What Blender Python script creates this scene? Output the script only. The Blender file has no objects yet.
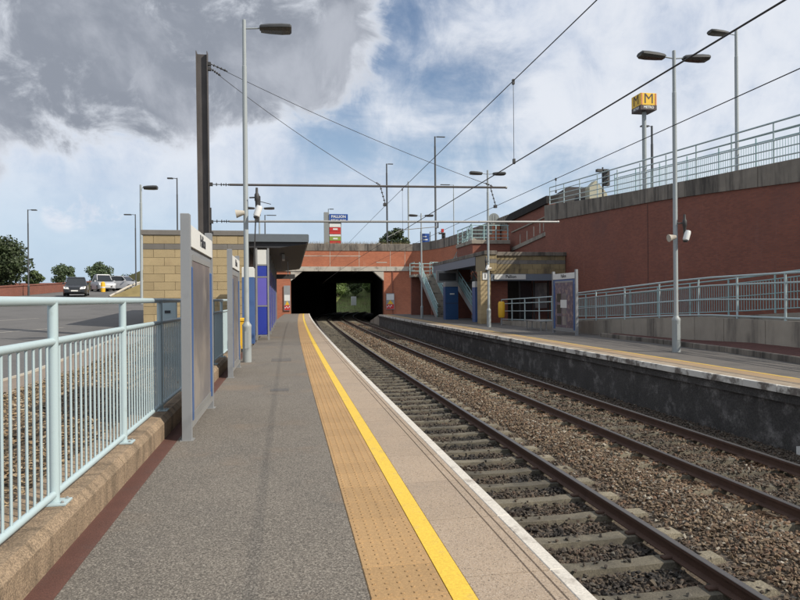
import bpy, bmesh, math, random
import numpy as np
from mathutils import Vector, Matrix

random.seed(7); rng = np.random.default_rng(7)
S = bpy.context.scene
COL = S.collection
R = math.radians

# ------------------------------------------------------------------ camera
cam = bpy.data.cameras.new("camera"); camo = bpy.data.objects.new("camera", cam); COL.objects.link(camo)
F, TH, PI_, RO = 650.0, R(9.87), R(-0.09), R(0.5)
fw = Vector((math.sin(TH)*math.cos(PI_), math.cos(TH)*math.cos(PI_), math.sin(PI_)))
rt = Vector((math.cos(TH), -math.sin(TH), 0)); up = rt.cross(fw)
r2 = rt*math.cos(RO) - up*math.sin(RO)
u2 = up*math.cos(RO) + rt*math.sin(RO)
m = Matrix(((r2.x, u2.x, -fw.x, 0), (r2.y, u2.y, -fw.y, 0), (r2.z, u2.z, -fw.z, 1.6), (0, 0, 0, 1)))
camo.matrix_world = m
cam.sensor_fit = 'HORIZONTAL'; cam.sensor_width = 36.0; cam.lens = 36.0*F/800.0
cam.clip_start = 0.05; cam.clip_end = 3000
S.camera = camo
S.view_settings.view_transform = 'Standard'; S.view_settings.look = 'None'
S.view_settings.gamma = 1.0; S.view_settings.exposure = 0.0

# ------------------------------------------------------------------ sun and sky
SUN_EL = R(40); SH = Vector((-1.0, 0.72))            # shadows fall left and forward
az = Vector((-SH.x, -SH.y, 0)).normalized()
sund = Vector((az.x*math.cos(SUN_EL), az.y*math.cos(SUN_EL), math.sin(SUN_EL)))
sun = bpy.data.lights.new("sun", 'SUN'); sun.energy = 5.0; sun.angle = R(0.75); sun.color = (1.0, 0.93, 0.82)
suno = bpy.data.objects.new("sun", sun); COL.objects.link(suno)
suno.rotation_euler = (-sund).to_track_quat('-Z', 'Y').to_euler(); suno.location = (20, -20, 40)

W = bpy.data.worlds.new("World"); S.world = W; W.use_nodes = True
nt = W.node_tree; nt.nodes.clear()
def N(t, ty, **kw):
    n = t.nodes.new(ty)
    for k, v in kw.items(): setattr(n, k, v)
    return n
def setin(n, key, v, t):
    if hasattr(v, 'is_linked') or hasattr(v, 'links'): t.links.new(v, n.inputs[key])
    else: n.inputs[key].default_value = v
def M_(t, op, a, b=None, c=None, clamp=False):
    n = N(t, 'ShaderNodeMath', operation=op, use_clamp=clamp)
    setin(n, 0, a, t)
    if b is not None: setin(n, 1, b, t)
    if c is not None: setin(n, 2, c, t)
    return n.outputs[0]
def ramp(t, v, a, b, sm=True):
    n = N(t, 'ShaderNodeMapRange'); n.interpolation_type = 'SMOOTHSTEP' if sm else 'LINEAR'
    setin(n, 0, v, t); n.inputs[1].default_value = a; n.inputs[2].default_value = b
    return n.outputs[0]
def mixc(t, f, a, b, mode='MIX'):
    n = N(t, 'ShaderNodeMix', data_type='RGBA', blend_type=mode)
    setin(n, 0, f, t); setin(n, 6, a if not isinstance(a, tuple) else (*a[:3], 1), t); setin(n, 7, b if not isinstance(b, tuple) else (*b[:3], 1), t)
    return n.outputs[2]
def noise(t, vec, sc, det=5, rough=0.55, dist=0.0):
    n = N(t, 'ShaderNodeTexNoise'); n.inputs['Scale'].default_value = sc; n.inputs['Detail'].default_value = det
    n.inputs['Roughness'].default_value = rough; n.inputs['Distortion'].default_value = dist
    if vec is not None: t.links.new(vec, n.inputs['Vector'])
    return n.outputs['Fac']
out = N(nt, 'ShaderNodeOutputWorld')
sky = N(nt, 'ShaderNodeTexSky', sky_type='NISHITA', sun_disc=False)
sky.sun_elevation = SUN_EL; sky.sun_rotation = math.atan2(sund.x, sund.y)
sky.air_density = 1.0; sky.dust_density = 1.5; sky.ozone_density = 1.5
tc = N(nt, 'ShaderNodeTexCoord'); D = tc.outputs['Generated']
sep = N(nt, 'ShaderNodeSeparateXYZ'); nt.links.new(D, sep.inputs[0])
zc = M_(nt, 'MAXIMUM', sep.outputs[2], 0.0)
den = M_(nt, 'ADD', zc, 0.16)
px = M_(nt, 'DIVIDE', sep.outputs[0], den); py = M_(nt, 'DIVIDE', sep.outputs[1], den)
cmb = N(nt, 'ShaderNodeCombineXYZ'); nt.links.new(px, cmb.inputs[0]); nt.links.new(py, cmb.inputs[1])
PV = cmb.outputs[0]
n_big = noise(nt, PV, 0.9, 7, 0.56, 0.4)
n_med = noise(nt, PV, 2.6, 8, 0.6, 0.3)
mp = N(nt, 'ShaderNodeMapping'); mp.inputs['Rotation'].default_value = (0, 0, R(62)); mp.inputs['Scale'].default_value = (1.0, 1.9, 1)
nt.links.new(PV, mp.inputs[0]); n_cir = noise(nt, mp.outputs[0], 1.3, 8, 0.58, 0.35)
def dirpx(u, v):
    x = (u-400)/F; y = (300-v)/F
    return (fw + r2*x + u2*y).normalized()
def blob(u, v, rad, soft):                           # soft patch of sky round one direction
    d = dirpx(u, v)
    n = N(nt, 'ShaderNodeVectorMath', operation='DOT_PRODUCT'); nt.links.new(D, n.inputs[0]); n.inputs[1].default_value = d
    return ramp(nt, n.outputs['Value'], math.cos(R(rad+soft)), math.cos(R(max(rad-soft, 0))))
n_c3 = noise(nt, D, 4.2, 8, 0.6, 0.3); n_c4 = noise(nt, D, 11.0, 7, 0.62, 0.5)
# high thin white sheet with blue gaps
gap = M_(nt, 'MAXIMUM', blob(450, 118, 5.0, 4.5), M_(nt, 'MULTIPLY', blob(345, 110, 3, 4), 0.9))
gap = M_(nt, 'MAXIMUM', gap, M_(nt, 'MULTIPLY', blob(385, -5, 5, 6), 0.7))
gap = M_(nt, 'MAXIMUM', gap, M_(nt, 'MULTIPLY', blob(560, 190, 3, 6), 0.6))
th = M_(nt, 'ADD', M_(nt, 'ADD', M_(nt, 'MULTIPLY', n_cir, 0.55), M_(nt, 'MULTIPLY', n_c3, 0.45)), M_(nt, 'MULTIPLY', gap, -0.30))
sheet = ramp(nt, M_(nt, 'ADD', M_(nt, 'MULTIPLY', th, 0.75), M_(nt, 'MULTIPLY', n_c4, 0.35)), 0.26, 0.54)
low = ramp(nt, sep.outputs[2], 0.06, 0.24)           # thinner towards the horizon
sheet = M_(nt, 'MULTIPLY', sheet, M_(nt, 'ADD', M_(nt, 'MULTIPLY', low, 0.72), 0.24))
sheet = M_(nt, 'MULTIPLY', sheet, 0.93)
# heavy grey cumulus
cu = None
for bu, bv, br, bs_ in ((40, 28, 8.5, 3), (150, 40, 7.5, 3), (235, 62, 4.2, 3), (-90, -14, 10.5, 3), (60, -90, 12, 4), (140, 74, 4.0, 2.5), (20, 92, 3.2, 2.5), (215, -60, 9.5, 7), (300, 12, 4.0, 7), (-280, -20, 16, 4)):
    bb = blob(bu, bv, br, bs_); cu = bb if cu is None else M_(nt, 'MAXIMUM', cu, bb)
cuw = M_(nt, 'ADD', cu, M_(nt, 'ADD', M_(nt, 'MULTIPLY', M_(nt, 'SUBTRACT', n_c3, 0.5), 1.5), M_(nt, 'MULTIPLY', M_(nt, 'SUBTRACT', n_c4, 0.5), 1.3)))
cuf = ramp(nt, cuw, 0.36, 0.74)
cub = ramp(nt, M_(nt, 'ADD', cuw, M_(nt, 'MULTIPLY', M_(nt, 'SUBTRACT', n_c4, 0.5), 0.9)), 0.45, 1.0)
lit = ramp(nt, n_c3, 0.47, 0.66)
ccol = mixc(nt, cub, (0.74, 0.78, 0.85), (0.285, 0.315, 0.375))
ccol = mixc(nt, M_(nt, 'MULTIPLY', lit, 0.60), ccol, (0.60, 0.63, 0.70))
# small low cloud
sc1 = M_(nt, 'MAXIMUM', blob(62, 213, 0.9, 1.2), M_(nt, 'MAXIMUM', blob(88, 211, 1.0, 1.3), blob(112, 214, 0.7, 1.0)))
hz = mixc(nt, M_(nt, 'MULTIPLY', M_(nt, 'SUBTRACT', 1.0, ramp(nt, sep.outputs[2], 0.0, 0.30)), 0.78), (0, 0, 0), (1, 1, 1))
bgs = N(nt, 'ShaderNodeBackground'); nt.links.new(sky.outputs[0], bgs.inputs[0]); bgs.inputs[1].default_value = 0.125
hb = N(nt, 'ShaderNodeBackground'); hb.inputs[0].default_value = (0.50, 0.66, 0.85, 1); hb.inputs[1].default_value = 1.0
m0 = N(nt, 'ShaderNodeMixShader'); nt.links.new(M_(nt, 'MULTIPLY', M_(nt, 'SUBTRACT', 1.0, ramp(nt, sep.outputs[2], 0.0, 0.36)), 0.85), m0.inputs[0])
nt.links.new(bgs.outputs[0], m0.inputs[1]); nt.links.new(hb.outputs[0], m0.inputs[2])
shc = mixc(nt, ramp(nt, M_(nt, 'ADD', M_(nt, 'MULTIPLY', n_c3, 0.6), M_(nt, 'MULTIPLY', n_c4, 0.4)), 0.38, 0.60), (0.60, 0.67, 0.80), (0.85, 0.88, 0.94))
cl = N(nt, 'ShaderNodeBackground'); nt.links.new(shc, cl.inputs[0]); cl.inputs[1].default_value = 1.0
m1 = N(nt, 'ShaderNodeMixShader'); nt.links.new(M_(nt, 'MAXIMUM', sheet, M_(nt, 'MULTIPLY', sc1, ramp(nt, n_c4, 0.38, 0.6))), m1.inputs[0])
nt.links.new(m0.outputs[0], m1.inputs[1]); nt.links.new(cl.outputs[0], m1.inputs[2])
cd = N(nt, 'ShaderNodeBackground'); nt.links.new(ccol, cd.inputs[0])
m2 = N(nt, 'ShaderNodeMixShader'); nt.links.new(cuf, m2.inputs[0]); nt.links.new(m1.outputs[0], m2.inputs[1]); nt.links.new(cd.outputs[0], m2.inputs[2])
nt.links.new(m2.outputs[0], out.inputs[0])

# ------------------------------------------------------------------ materials
MATS = {}
def mat(name, col, rough=0.8, var=0.15, vs=6.0, bump=0.0, bs=40.0, metal=0.0, col2=None, c2s=1.0, c2=(0.5, 0.65), stretch=None, rnd=0.0, emit=None, spec=0.5, island=0.0, uv=False, fine=0.0, fs=200.0, spots=None, warm=None, xdirt=None, chips=None):
    if name in MATS: return MATS[name]
    col = tuple(x*0.88 for x in col); col2 = tuple(x*0.86 for x in col2) if col2 else None
    mt = bpy.data.materials.new(name); mt.use_nodes = True; t = mt.node_tree
    b = t.nodes['Principled BSDF']; tcn = N(t, 'ShaderNodeTexCoord')
    geo = N(t, 'ShaderNodeNewGeometry')
    v = tcn.outputs['UV'] if uv else geo.outputs['Position']
    if stretch:
        mm = N(t, 'ShaderNodeMapping'); mm.inputs['Scale'].default_value = stretch; t.links.new(v, mm.inputs[0]); vs_ = mm.outputs[0]
    else: vs_ = v
    c = mixc(t, noise(t, v, vs, 6), tuple(max(0, x*(1-var*1.6)) for x in col), tuple(min(1, x*(1+var*1.6)) for x in col))
    if col2: c = mixc(t, ramp(t, noise(t, vs_, c2s, 8, 0.65), *c2), c, col2)
    if fine: c = mixc(t, 1.0, c, mixc(t, ramp(t, noise(t, v, fs, 3, 0.75), 0.36, 0.66), (max(0.1, 1-fine),)*3, (1+fine*1.1,)*3), 'MULTIPLY')
    if chips:                                        # individual stone chips: scale, pale share, dark share, pale colour
        vc = N(t, 'ShaderNodeTexVoronoi'); vc.inputs['Scale'].default_value = chips[0]; t.links.new(v, vc.inputs['Vector'])
        sc_ = N(t, 'ShaderNodeSeparateColor'); t.links.new(vc.outputs['Color'], sc_.inputs[0])
        c = mixc(t, M_(t, 'MULTIPLY', ramp(t, sc_.outputs[0], 1-chips[1], 1-chips[1]*0.4), 0.8), c, chips[3])
        c = mixc(t, M_(t, 'MULTIPLY', ramp(t, sc_.outputs[1], 1-chips[2], 1-chips[2]*0.4), 0.75), c, tuple(x*0.35 for x in col))
    if warm: c = mixc(t, M_(t, 'MULTIPLY', ramp(t, noise(t, v, 0.55, 5, 0.6), 0.52, 0.72), 0.55), c, warm)
    if xdirt:                                        # grease dropped between the rails
        sx_ = N(t, 'ShaderNodeSeparateXYZ'); t.links.new(v, sx_.inputs[0])
        g_ = M_(t, 'MAXIMUM', ramp(t, M_(t, 'ABSOLUTE', M_(t, 'SUBTRACT', sx_.outputs[0], 3.25)), 1.0, 0.8), ramp(t, M_(t, 'ABSOLUTE', M_(t, 'SUBTRACT', sx_.outputs[0], 6.8)), 1.0, 0.7))
        c = mixc(t, M_(t, 'MULTIPLY', g_, M_(t, 'ADD', M_(t, 'MULTIPLY', ramp(t, noise(t, v, 3.0, 6, 0.65), 0.35, 0.65), 0.40), 0.42)), c, xdirt)
    if spots:                                        # trodden gum and oil spots, sparse
        vo = N(t, 'ShaderNodeTexVoronoi'); vo.inputs['Scale'].default_value = 2.3; t.links.new(v, vo.inputs['Vector'])
        f_ = M_(t, 'MULTIPLY', ramp(t, vo.outputs['Distance'], 0.055, 0.03), ramp(t, noise(t, v, 0.8, 2), 0.45, 0.6))
        c = mixc(t, M_(t, 'MULTIPLY', f_, 0.75), c, spots)
    if rnd or island:
        if rnd: oi = N(t, 'ShaderNodeObjectInfo').outputs['Random']; am = rnd
        else: oi = geo.outputs['Random Per Island']; am = island
        mul = M_(t, 'ADD', M_(t, 'MULTIPLY', oi, 2*am), 1-am)
        cc = N(t, 'ShaderNodeVectorMath', operation='SCALE'); t.links.new(c, cc.inputs[0]); t.links.new(mul, cc.inputs['Scale']); c = cc.outputs[0]
    t.links.new(c, b.inputs['Base Color'])
    b.inputs['Roughness'].default_value = rough; b.inputs['Metallic'].default_value = metal
    b.inputs['Specular IOR Level'].default_value = spec
    if bump:
        bn = N(t, 'ShaderNodeBump'); bn.inputs['Strength'].default_value = bump; bn.inputs['Distance'].default_value = 0.02
        t.links.new(noise(t, v, bs, 6, 0.7), bn.inputs['Height']); t.links.new(bn.outputs[0], b.inputs['Normal'])
    if emit: b.inputs['Emission Color'].default_value = (*emit, 1); b.inputs['Emission Strength'].default_value = 1
    MATS[name] = mt; return mt
def brick_mat(name, c1, c2, mortar, bw=0.225, bh=0.075, stain=None, st=(0.56, 0.74), sscale=(0.25, 0.25, 0.06), dark=None):
    c1, c2, mortar = [tuple(x*0.9 for x in q) for q in (c1, c2, mortar)]
    mt = bpy.data.materials.new(name); mt.use_nodes = True; t = mt.node_tree; b = t.nodes['Principled BSDF']
    tcn = N(t, 'ShaderNodeTexCoord'); geo = N(t, 'ShaderNodeNewGeometry'); P = geo.outputs['Position']
    br = N(t, 'ShaderNodeTexBrick'); t.links.new(tcn.outputs['UV'], br.inputs['Vector'])
    br.inputs['Color1'].default_value = (*c1, 1); br.inputs['Color2'].default_value = (*c2, 1); br.inputs['Mortar'].default_value = (*mortar, 1)
    br.inputs['Scale'].default_value = 1; br.inputs['Brick Width'].default_value = bw; br.inputs['Row Height'].default_value = bh
    br.inputs['Mortar Size'].default_value = 0.006; br.inputs['Mortar Smooth'].default_value = 0.3; br.inputs['Bias'].default_value = -0.1
    c = mixc(t, 1.0, br.outputs['Color'], mixc(t, noise(t, P, 0.7, 8, 0.6), (0.72, 0.72, 0.74), (1.28, 1.25, 1.2)), 'MULTIPLY')
    if stain:
        mm = N(t, 'ShaderNodeMapping'); mm.inputs['Scale'].default_value = (1.3, 1.3, 0.22); t.links.new(P, mm.inputs[0])
        c = mixc(t, M_(t, 'MULTIPLY', ramp(t, noise(t, mm.outputs[0], 1.0, 9, 0.72), *st), 0.5), c, stain)
    if dark:
        c = mixc(t, M_(t, 'MULTIPLY', ramp(t, noise(t, P, 0.35, 8, 0.65), 0.5, 0.75), 0.6), c, dark)
    t.links.new(c, b.inputs['Base Color']); b.inputs['Roughness'].default_value = 0.9
    bn = N(t, 'ShaderNodeBump'); bn.inputs['Strength'].default_value = 0.5; bn.inputs['Distance'].default_value = 0.01
    t.links.new(br.outputs['Fac'], bn.inputs['Height']); bn.invert = True; t.links.new(bn.outputs[0], b.inputs['Normal'])
    MATS[name] = mt; return mt

# ------------------------------------------------------------------ mesh helpers
class MB:
    def __init__(s): s.v = []; s.f = []
    def poly(s, pts, faces):
        o = len(s.v); s.v += [tuple(p) for p in pts]; s.f += [tuple(o+i for i in f) for f in faces]; return s
    def box(s, x0, x1, y0, y1, z0, z1, ch=0.0):
        if x0 > x1: x0, x1 = x1, x0
        if y0 > y1: y0, y1 = y1, y0
        if z0 > z1: z0, z1 = z1, z0
        if not ch:
            return s.poly([(x0,y0,z0),(x1,y0,z0),(x1,y1,z0),(x0,y1,z0),(x0,y0,z1),(x1,y0,z1),(x1,y1,z1),(x0,y1,z1)],
                          [(0,3,2,1),(4,5,6,7),(0,1,5,4),(1,2,6,5),(2,3,7,6),(3,0,4,7)])
        c = ch
        return s.poly([(x0,y0,z0),(x1,y0,z0),(x1,y1,z0),(x0,y1,z0),(x0,y0,z1-c),(x1,y0,z1-c),(x1,y1,z1-c),(x0,y1,z1-c),
                       (x0+c,y0+c,z1),(x1-c,y0+c,z1),(x1-c,y1-c,z1),(x0+c,y1-c,z1)],
                      [(0,3,2,1),(0,1,5,4),(1,2,6,5),(2,3,7,6),(3,0,4,7),(4,5,9,8),(5,6,10,9),(6,7,11,10),(7,4,8,11),(8,9,10,11)])
    def obox(s, a, b, w, h, upv=(0,0,1)):            # bar from a to b, w across, h high
        a = Vector(a); b = Vector(b); d = (b-a).normalized(); u = Vector(upv)
        if abs(d.dot(u)) > 0.99: u = Vector((0,1,0))
        r = d.cross(u).normalized(); u = r.cross(d)
        P = [p + r*(w/2*i) + u*(h/2*j) for p in (a, b) for i, j in ((-1,-1),(1,-1),(1,1),(-1,1))]
        return s.poly(P, [(0,3,2,1),(4,5,6,7),(0,1,5,4),(1,2,6,5),(2,3,7,6),(3,0,4,7)][:2] + [(0,1,5,4),(1,2,6,5),(2,3,7,6),(3,0,4,7)])
    def tube(s, pts, r, n=8, cap=True, r1=None):
        pts = [Vector(p) for p in pts]; o = len(s.v); k = len(pts); prev = None
        for i, p in enumerate(pts):
            d = (pts[min(i+1, k-1)] - pts[max(i-1, 0)]).normalized()
            a = Vector((0,0,1)) if abs(d.z) < 0.95 else Vector((1,0,0))
            x = d.cross(a).normalized(); y = d.cross(x)
            rr = r if r1 is None else r + (r1-r)*i/(k-1)
            for j in range(n):
                t = 2*math.pi*j/n; s.v.append(tuple(p + x*math.cos(t)*rr + y*math.sin(t)*rr))
        for i in range(k-1):
            for j in range(n):
                s.f.append((o+i*n+j, o+i*n+(j+1) % n, o+(i+1)*n+(j+1) % n, o+(i+1)*n+j))
        if cap: s.f.append(tuple(o+j for j in range(n))[::-1]); s.f.append(tuple(o+(k-1)*n+j for j in range(n)))
        return s
    def lathe(s, c, prof, n=16):                     # prof: (r, z)
        o = len(s.v); k = len(prof)
        for r, z in prof:
            for j in range(n):
                t = 2*math.pi*j/n; s.v.append((c[0]+r*math.cos(t), c[1]+r*math.sin(t), c[2]+z))
        for i in range(k-1):
            for j in range(n): s.f.append((o+i*n+j, o+i*n+(j+1) % n, o+(i+1)*n+(j+1) % n, o+(i+1)*n+j))
        s.f.append(tuple(o+j for j in range(n))[::-1]); s.f.append(tuple(o+(k-1)*n+j for j in range(n)))
        return s
    def prism(s, poly, f0, f1):                      # poly of 2D points; f0/f1 map a 2D point to 3D at both ends
        n = len(poly); P = [f0(*p) for p in poly] + [f1(*p) for p in poly]
        return s.poly(P, [tuple(range(n))[::-1], tuple(range(n, 2*n))] + [(i, (i+1) % n, n+(i+1) % n, n+i) for i in range(n)])
    def sweep(s, rows, closed=True, cap=True):       # rows of equal-length point lists
        o = len(s.v); k = len(rows); n = len(rows[0])
        for r in rows: s.v += [tuple(p) for p in r]
        for i in range(k-1):
            for j in range(n if closed else n-1):
                s.f.append((o+i*n+j, o+i*n+(j+1) % n, o+(i+1)*n+(j+1) % n, o+(i+1)*n+j))
        if closed and cap: s.f.append(tuple(o+j for j in range(n))[::-1]); s.f.append(tuple(o+(k-1)*n+j for j in range(n)))
        return s
    def xf(s, M):
        s.v = [tuple(M @ Vector(p)) for p in s.v]; return s
    def mesh(s, name, material, smooth=False):
        me = bpy.data.meshes.new(name); me.from_pydata(s.v, [], s.f)
        bm = bmesh.new(); bm.from_mesh(me); bmesh.ops.recalc_face_normals(bm, faces=bm.faces)
        uvl = bm.loops.layers.uv.new('uv')
        for f in bm.faces:
            nn = f.normal; ax, ay, az_ = abs(nn.x), abs(nn.y), abs(nn.z)
            for l in f.loops:
                c = l.vert.co
                l[uvl].uv = (c.x, c.y) if az_ >= ax and az_ >= ay else ((c.y, c.z) if ax >= ay else (c.x, c.z))
            f.smooth = smooth
        bm.to_mesh(me); bm.free()
        if smooth:
            me.set_sharp_from_angle(angle=R(38))
        for mm in (material if isinstance(material, (list, tuple)) else [material]): me.materials.append(mm)
        return me
    def build(s, name, material, parent=None, smooth=False, **kw):
        o = bpy.data.objects.new(name, s.mesh(name, material, smooth)); COL.objects.link(o)
        if parent is not None: adopt(o, parent)
        return props(o, **kw)
def wpos(o):
    p = o.location.copy(); q = o.parent
    while q: p = p + q.location; q = q.parent
    return p
def adopt(o, parent):
    o.parent = parent; o.location = o.location - wpos(parent)
def props(o, label=None, category=None, group=None, kind=None):
    if label: o['label'] = label
    if category: o['category'] = category
    if group: o['group'] = group
    if kind: o['kind'] = kind
    return o
def empty(name, loc, **kw):
    o = bpy.data.objects.new(name, None); COL.objects.link(o); o.location = loc; o.empty_display_size = 0.2
    return props(o, **kw)
def inst(name, me, loc, parent=None, rz=0.0, sc=None):
    o = bpy.data.objects.new(name, me); COL.objects.link(o); o.location = loc; o.rotation_euler = (0, 0, rz)
    if sc: o.scale = sc
    if parent is not None: adopt(o, parent)
    return o
def copy_tree(o, dv, **kw):
    def rec(a, par):
        c = a.copy(); COL.objects.link(c)
        if par is not None: c.parent = par
        for ch in list(a.children): rec(ch, c)
        return c
    c = rec(o, None); c.location = o.location + Vector(dv); return props(c, **kw)
def text(body, size, mtl, M, parent, name='lettering', ext=0.004, bold=0.0, sx=1.0, align='CENTER'):
    cu = bpy.data.curves.new(name, 'FONT'); cu.body = body; cu.size = size; cu.extrude = ext; cu.align_x = align; cu.align_y = 'CENTER'
    cu.offset = bold; cu.resolution_u = 3
    o = bpy.data.objects.new(name, cu); COL.objects.link(o)
    me = bpy.data.meshes.new_from_object(o); bpy.data.objects.remove(o)
    me.materials.clear(); me.materials.append(mtl)
    me.transform(M @ Matrix.Diagonal((sx, 1, 1, 1)))
    o = bpy.data.objects.new(name, me); COL.objects.link(o); adopt(o, parent)
    return o
def frame_M(origin, xdir, zup=(0, 0, 1)):            # matrix whose XY plane stands upright, x along xdir
    x = Vector(xdir).normalized(); y = Vector(zup); z = x.cross(y)
    return Matrix(((x.x, y.x, z.x, origin[0]), (x.y, y.y, z.y, origin[1]), (x.z, y.z, z.z, origin[2]), (0, 0, 0, 1)))

def sh(y):                                           # sideways shift of the line as it curves right
    if y < 8: return 0.0
    if y < 78: return (y-8)**2/4800.0
    t = y-78; return 1.02 + 0.0292*t + t*t/520.0
def shd(y):
    return (sh(y+0.5)-sh(y-0.5))
def ys(a, b, st):
    n = max(1, int(round((b-a)/st))); return [a+(b-a)*i/n for i in range(n+1)]
def along(prof, a, b, st=3.0, k=1.0):                # sweep an (x, z) profile along the line
    mb = MB(); mb.sweep([[(x+sh(y)*k, y, z) for x, z in prof] for y in ys(a, b, st)]); return mb

# ------------------------------------------------------------------ material set
asphalt = mat('asphalt', (0.165, 0.144, 0.119), 0.92, 0.10, 1.2, bump=0.25, bs=150, col2=(0.128, 0.114, 0.098), c2s=1.1, c2=(0.40, 0.72), fine=0.35, fs=60, chips=(125.0, 0.30, 0.36, (0.27, 0.243, 0.203)), stretch=(1.0, 0.5, 1.0), spots=(0.03, 0.028, 0.026), warm=(0.20, 0.145, 0.10))
asphalt_far = mat('asphalt_far', (0.12, 0.108, 0.096), 0.9, 0.12, 1.5, bump=0.3, bs=120, col2=(0.08, 0.075, 0.07), c2s=0.8, c2=(0.45, 0.7), fine=0.25, fs=90)  # far platform tarmac: shade of the tall wall put into its colour
road_m = mat('road_asphalt', (0.125, 0.12, 0.115), 0.9, 0.1, 0.8, bump=0.2, bs=90, col2=(0.095, 0.092, 0.088), c2s=0.5, c2=(0.45, 0.7), fine=0.2, fs=60)
coping_m = mat('coping_paving', (0.365, 0.28, 0.20), 0.85, 0.08, 2.0, bump=0.25, bs=150, col2=(0.33, 0.26, 0.195), c2s=1.6, c2=(0.45, 0.75), fine=0.16, fs=85, rnd=0.045, chips=(150.0, 0.18, 0.16, (0.40, 0.33, 0.26)))
yellow_m = mat('yellow_paint', (0.74, 0.49, 0.05), 0.6, 0.05, 4.0, bump=0.12, bs=120, col2=(0.52, 0.37, 0.11), c2s=6.0, c2=(0.52, 0.78), fine=0.12, fs=80)
white_paint = mat('white_edge_paint', (0.60, 0.56, 0.49), 0.7, 0.06, 4.0, bump=0.2, bs=80, col2=(0.36, 0.32, 0.27), c2s=5.0, c2=(0.52, 0.68), fine=0.12, fs=60)
white_worn = mat('worn_white_edge', (0.66, 0.64, 0.58), 0.7, 0.1, 4.0, bump=0.2, bs=60, col2=(0.16, 0.14, 0.12), c2s=2.6, c2=(0.46, 0.62))
conc_kerb = mat('kerb_concrete', (0.33, 0.24, 0.155), 0.9, 0.16, 3.0, bump=0.8, bs=35, col2=(0.13, 0.095, 0.06), c2s=2.2, c2=(0.40, 0.74), fine=0.35, fs=80, stretch=(1.0, 2.2, 0.6))
red_gutter = mat('red_gutter_tarmac', (0.115, 0.048, 0.034), 0.9, 0.15, 4.0, bump=0.35, bs=110, fine=0.22, fs=110, col2=(0.10, 0.055, 0.045), c2s=3, c2=(0.5, 0.8))
conc = mat('weathered_concrete', (0.34, 0.30, 0.245), 0.9, 0.14, 2.0, bump=0.4, bs=30, col2=(0.12, 0.105, 0.09), c2s=0.7, c2=(0.48, 0.72), stretch=(2.2, 2.2, 0.35), rnd=0.08)
conc_dark = mat('dirty_concrete', (0.22, 0.19, 0.155), 0.9, 0.2, 2.0, bump=0.4, bs=30, col2=(0.075, 0.065, 0.055), c2s=1.0, c2=(0.42, 0.66), stretch=(2.2, 2.2, 0.3), rnd=0.15)
wall_black = mat('mottled_black_concrete', (0.065, 0.061, 0.057), 0.85, 0.3, 2.0, bump=0.5, bs=25, col2=(0.20, 0.19, 0.18), c2s=1.7, c2=(0.48, 0.70), stretch=(1.5, 1.5, 1.5), fine=0.3, fs=30)  # near-black concrete with paler mottling
lintel_m = mat('pale_concrete', (0.48, 0.44, 0.37), 0.9, 0.12, 2.0, bump=0.3, bs=20, col2=(0.20, 0.17, 0.14), c2s=0.9, c2=(0.5, 0.7))
brick_red = brick_mat('orange_red_brick', (0.45, 0.150, 0.075), (0.37, 0.115, 0.058), (0.36, 0.22, 0.15), stain=(0.55, 0.38, 0.28), st=(0.62, 0.85))
brick_brown = brick_mat('dark_red_brick', (0.265, 0.092, 0.058), (0.205, 0.072, 0.048), (0.17, 0.095, 0.08), dark=(0.12, 0.058, 0.05), stain=(0.32, 0.17, 0.14), st=(0.56, 0.82))
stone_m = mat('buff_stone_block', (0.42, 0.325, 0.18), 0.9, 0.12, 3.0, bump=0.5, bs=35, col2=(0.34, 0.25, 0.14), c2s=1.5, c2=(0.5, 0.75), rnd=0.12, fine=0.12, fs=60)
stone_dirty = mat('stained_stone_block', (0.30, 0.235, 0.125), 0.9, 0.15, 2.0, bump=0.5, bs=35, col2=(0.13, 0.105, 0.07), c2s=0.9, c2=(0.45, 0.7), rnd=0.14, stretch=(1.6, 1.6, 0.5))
band_m = mat('grey_band_block', (0.19, 0.175, 0.155), 0.9, 0.12, 3.0, bump=0.4, bs=35, rnd=0.12)
mint = mat('pale_mint_paint', (0.44, 0.545, 0.565), 0.42, 0.04, 3.0, col2=(0.30, 0.35, 0.345), c2s=6.0, c2=(0.56, 0.82), bump=0.02, bs=60, spots=(0.16, 0.09, 0.05))
mint_mid = mat('weathered_mint_paint', (0.43, 0.52, 0.525), 0.5, 0.06, 3.0, col2=(0.31, 0.39, 0.38), c2s=3.0, c2=(0.5, 0.8))
mint_far = mat('blue_green_paint', (0.34, 0.50, 0.50), 0.5, 0.06, 3.0, col2=(0.24, 0.34, 0.33), c2s=3.0, c2=(0.5, 0.8))
grey_post = mat('grey_metal_paint', (0.25, 0.26, 0.27), 0.5, 0.05, 3.0, col2=(0.19, 0.195, 0.20), c2s=3.0, c2=(0.5, 0.8))
lamp_grey = mat('lamp_column_grey', (0.34, 0.37, 0.37), 0.45, 0.05, 2.0, col2=(0.24, 0.27, 0.26), c2s=2.0, c2=(0.5, 0.85))
lamp_dark = mat('luminaire_dark', (0.045, 0.046, 0.045), 0.5, 0.15, 6.0)
lamp_glass = mat('luminaire_bowl', (0.07, 0.062, 0.05), 0.25, 0.15, 8.0)
black_steel = mat('dark_steel', (0.045, 0.043, 0.042), 0.6, 0.2, 3.0)
mast_m = mat('mast_steel', (0.085, 0.075, 0.070), 0.75, 0.2, 2.0, col2=(0.13, 0.115, 0.105), c2s=2.0, c2=(0.5, 0.75), stretch=(2, 2, 0.4))
pole_dark = mat('dark_column', (0.07, 0.075, 0.08), 0.5, 0.1, 3.0)
galv = mat('galvanised_steel', (0.33, 0.33, 0.32), 0.45, 0.1, 3.0, metal=0.3)
wire_m = mat('overhead_wire', (0.025, 0.025, 0.027), 0.6, 0.05, 3.0)
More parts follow.
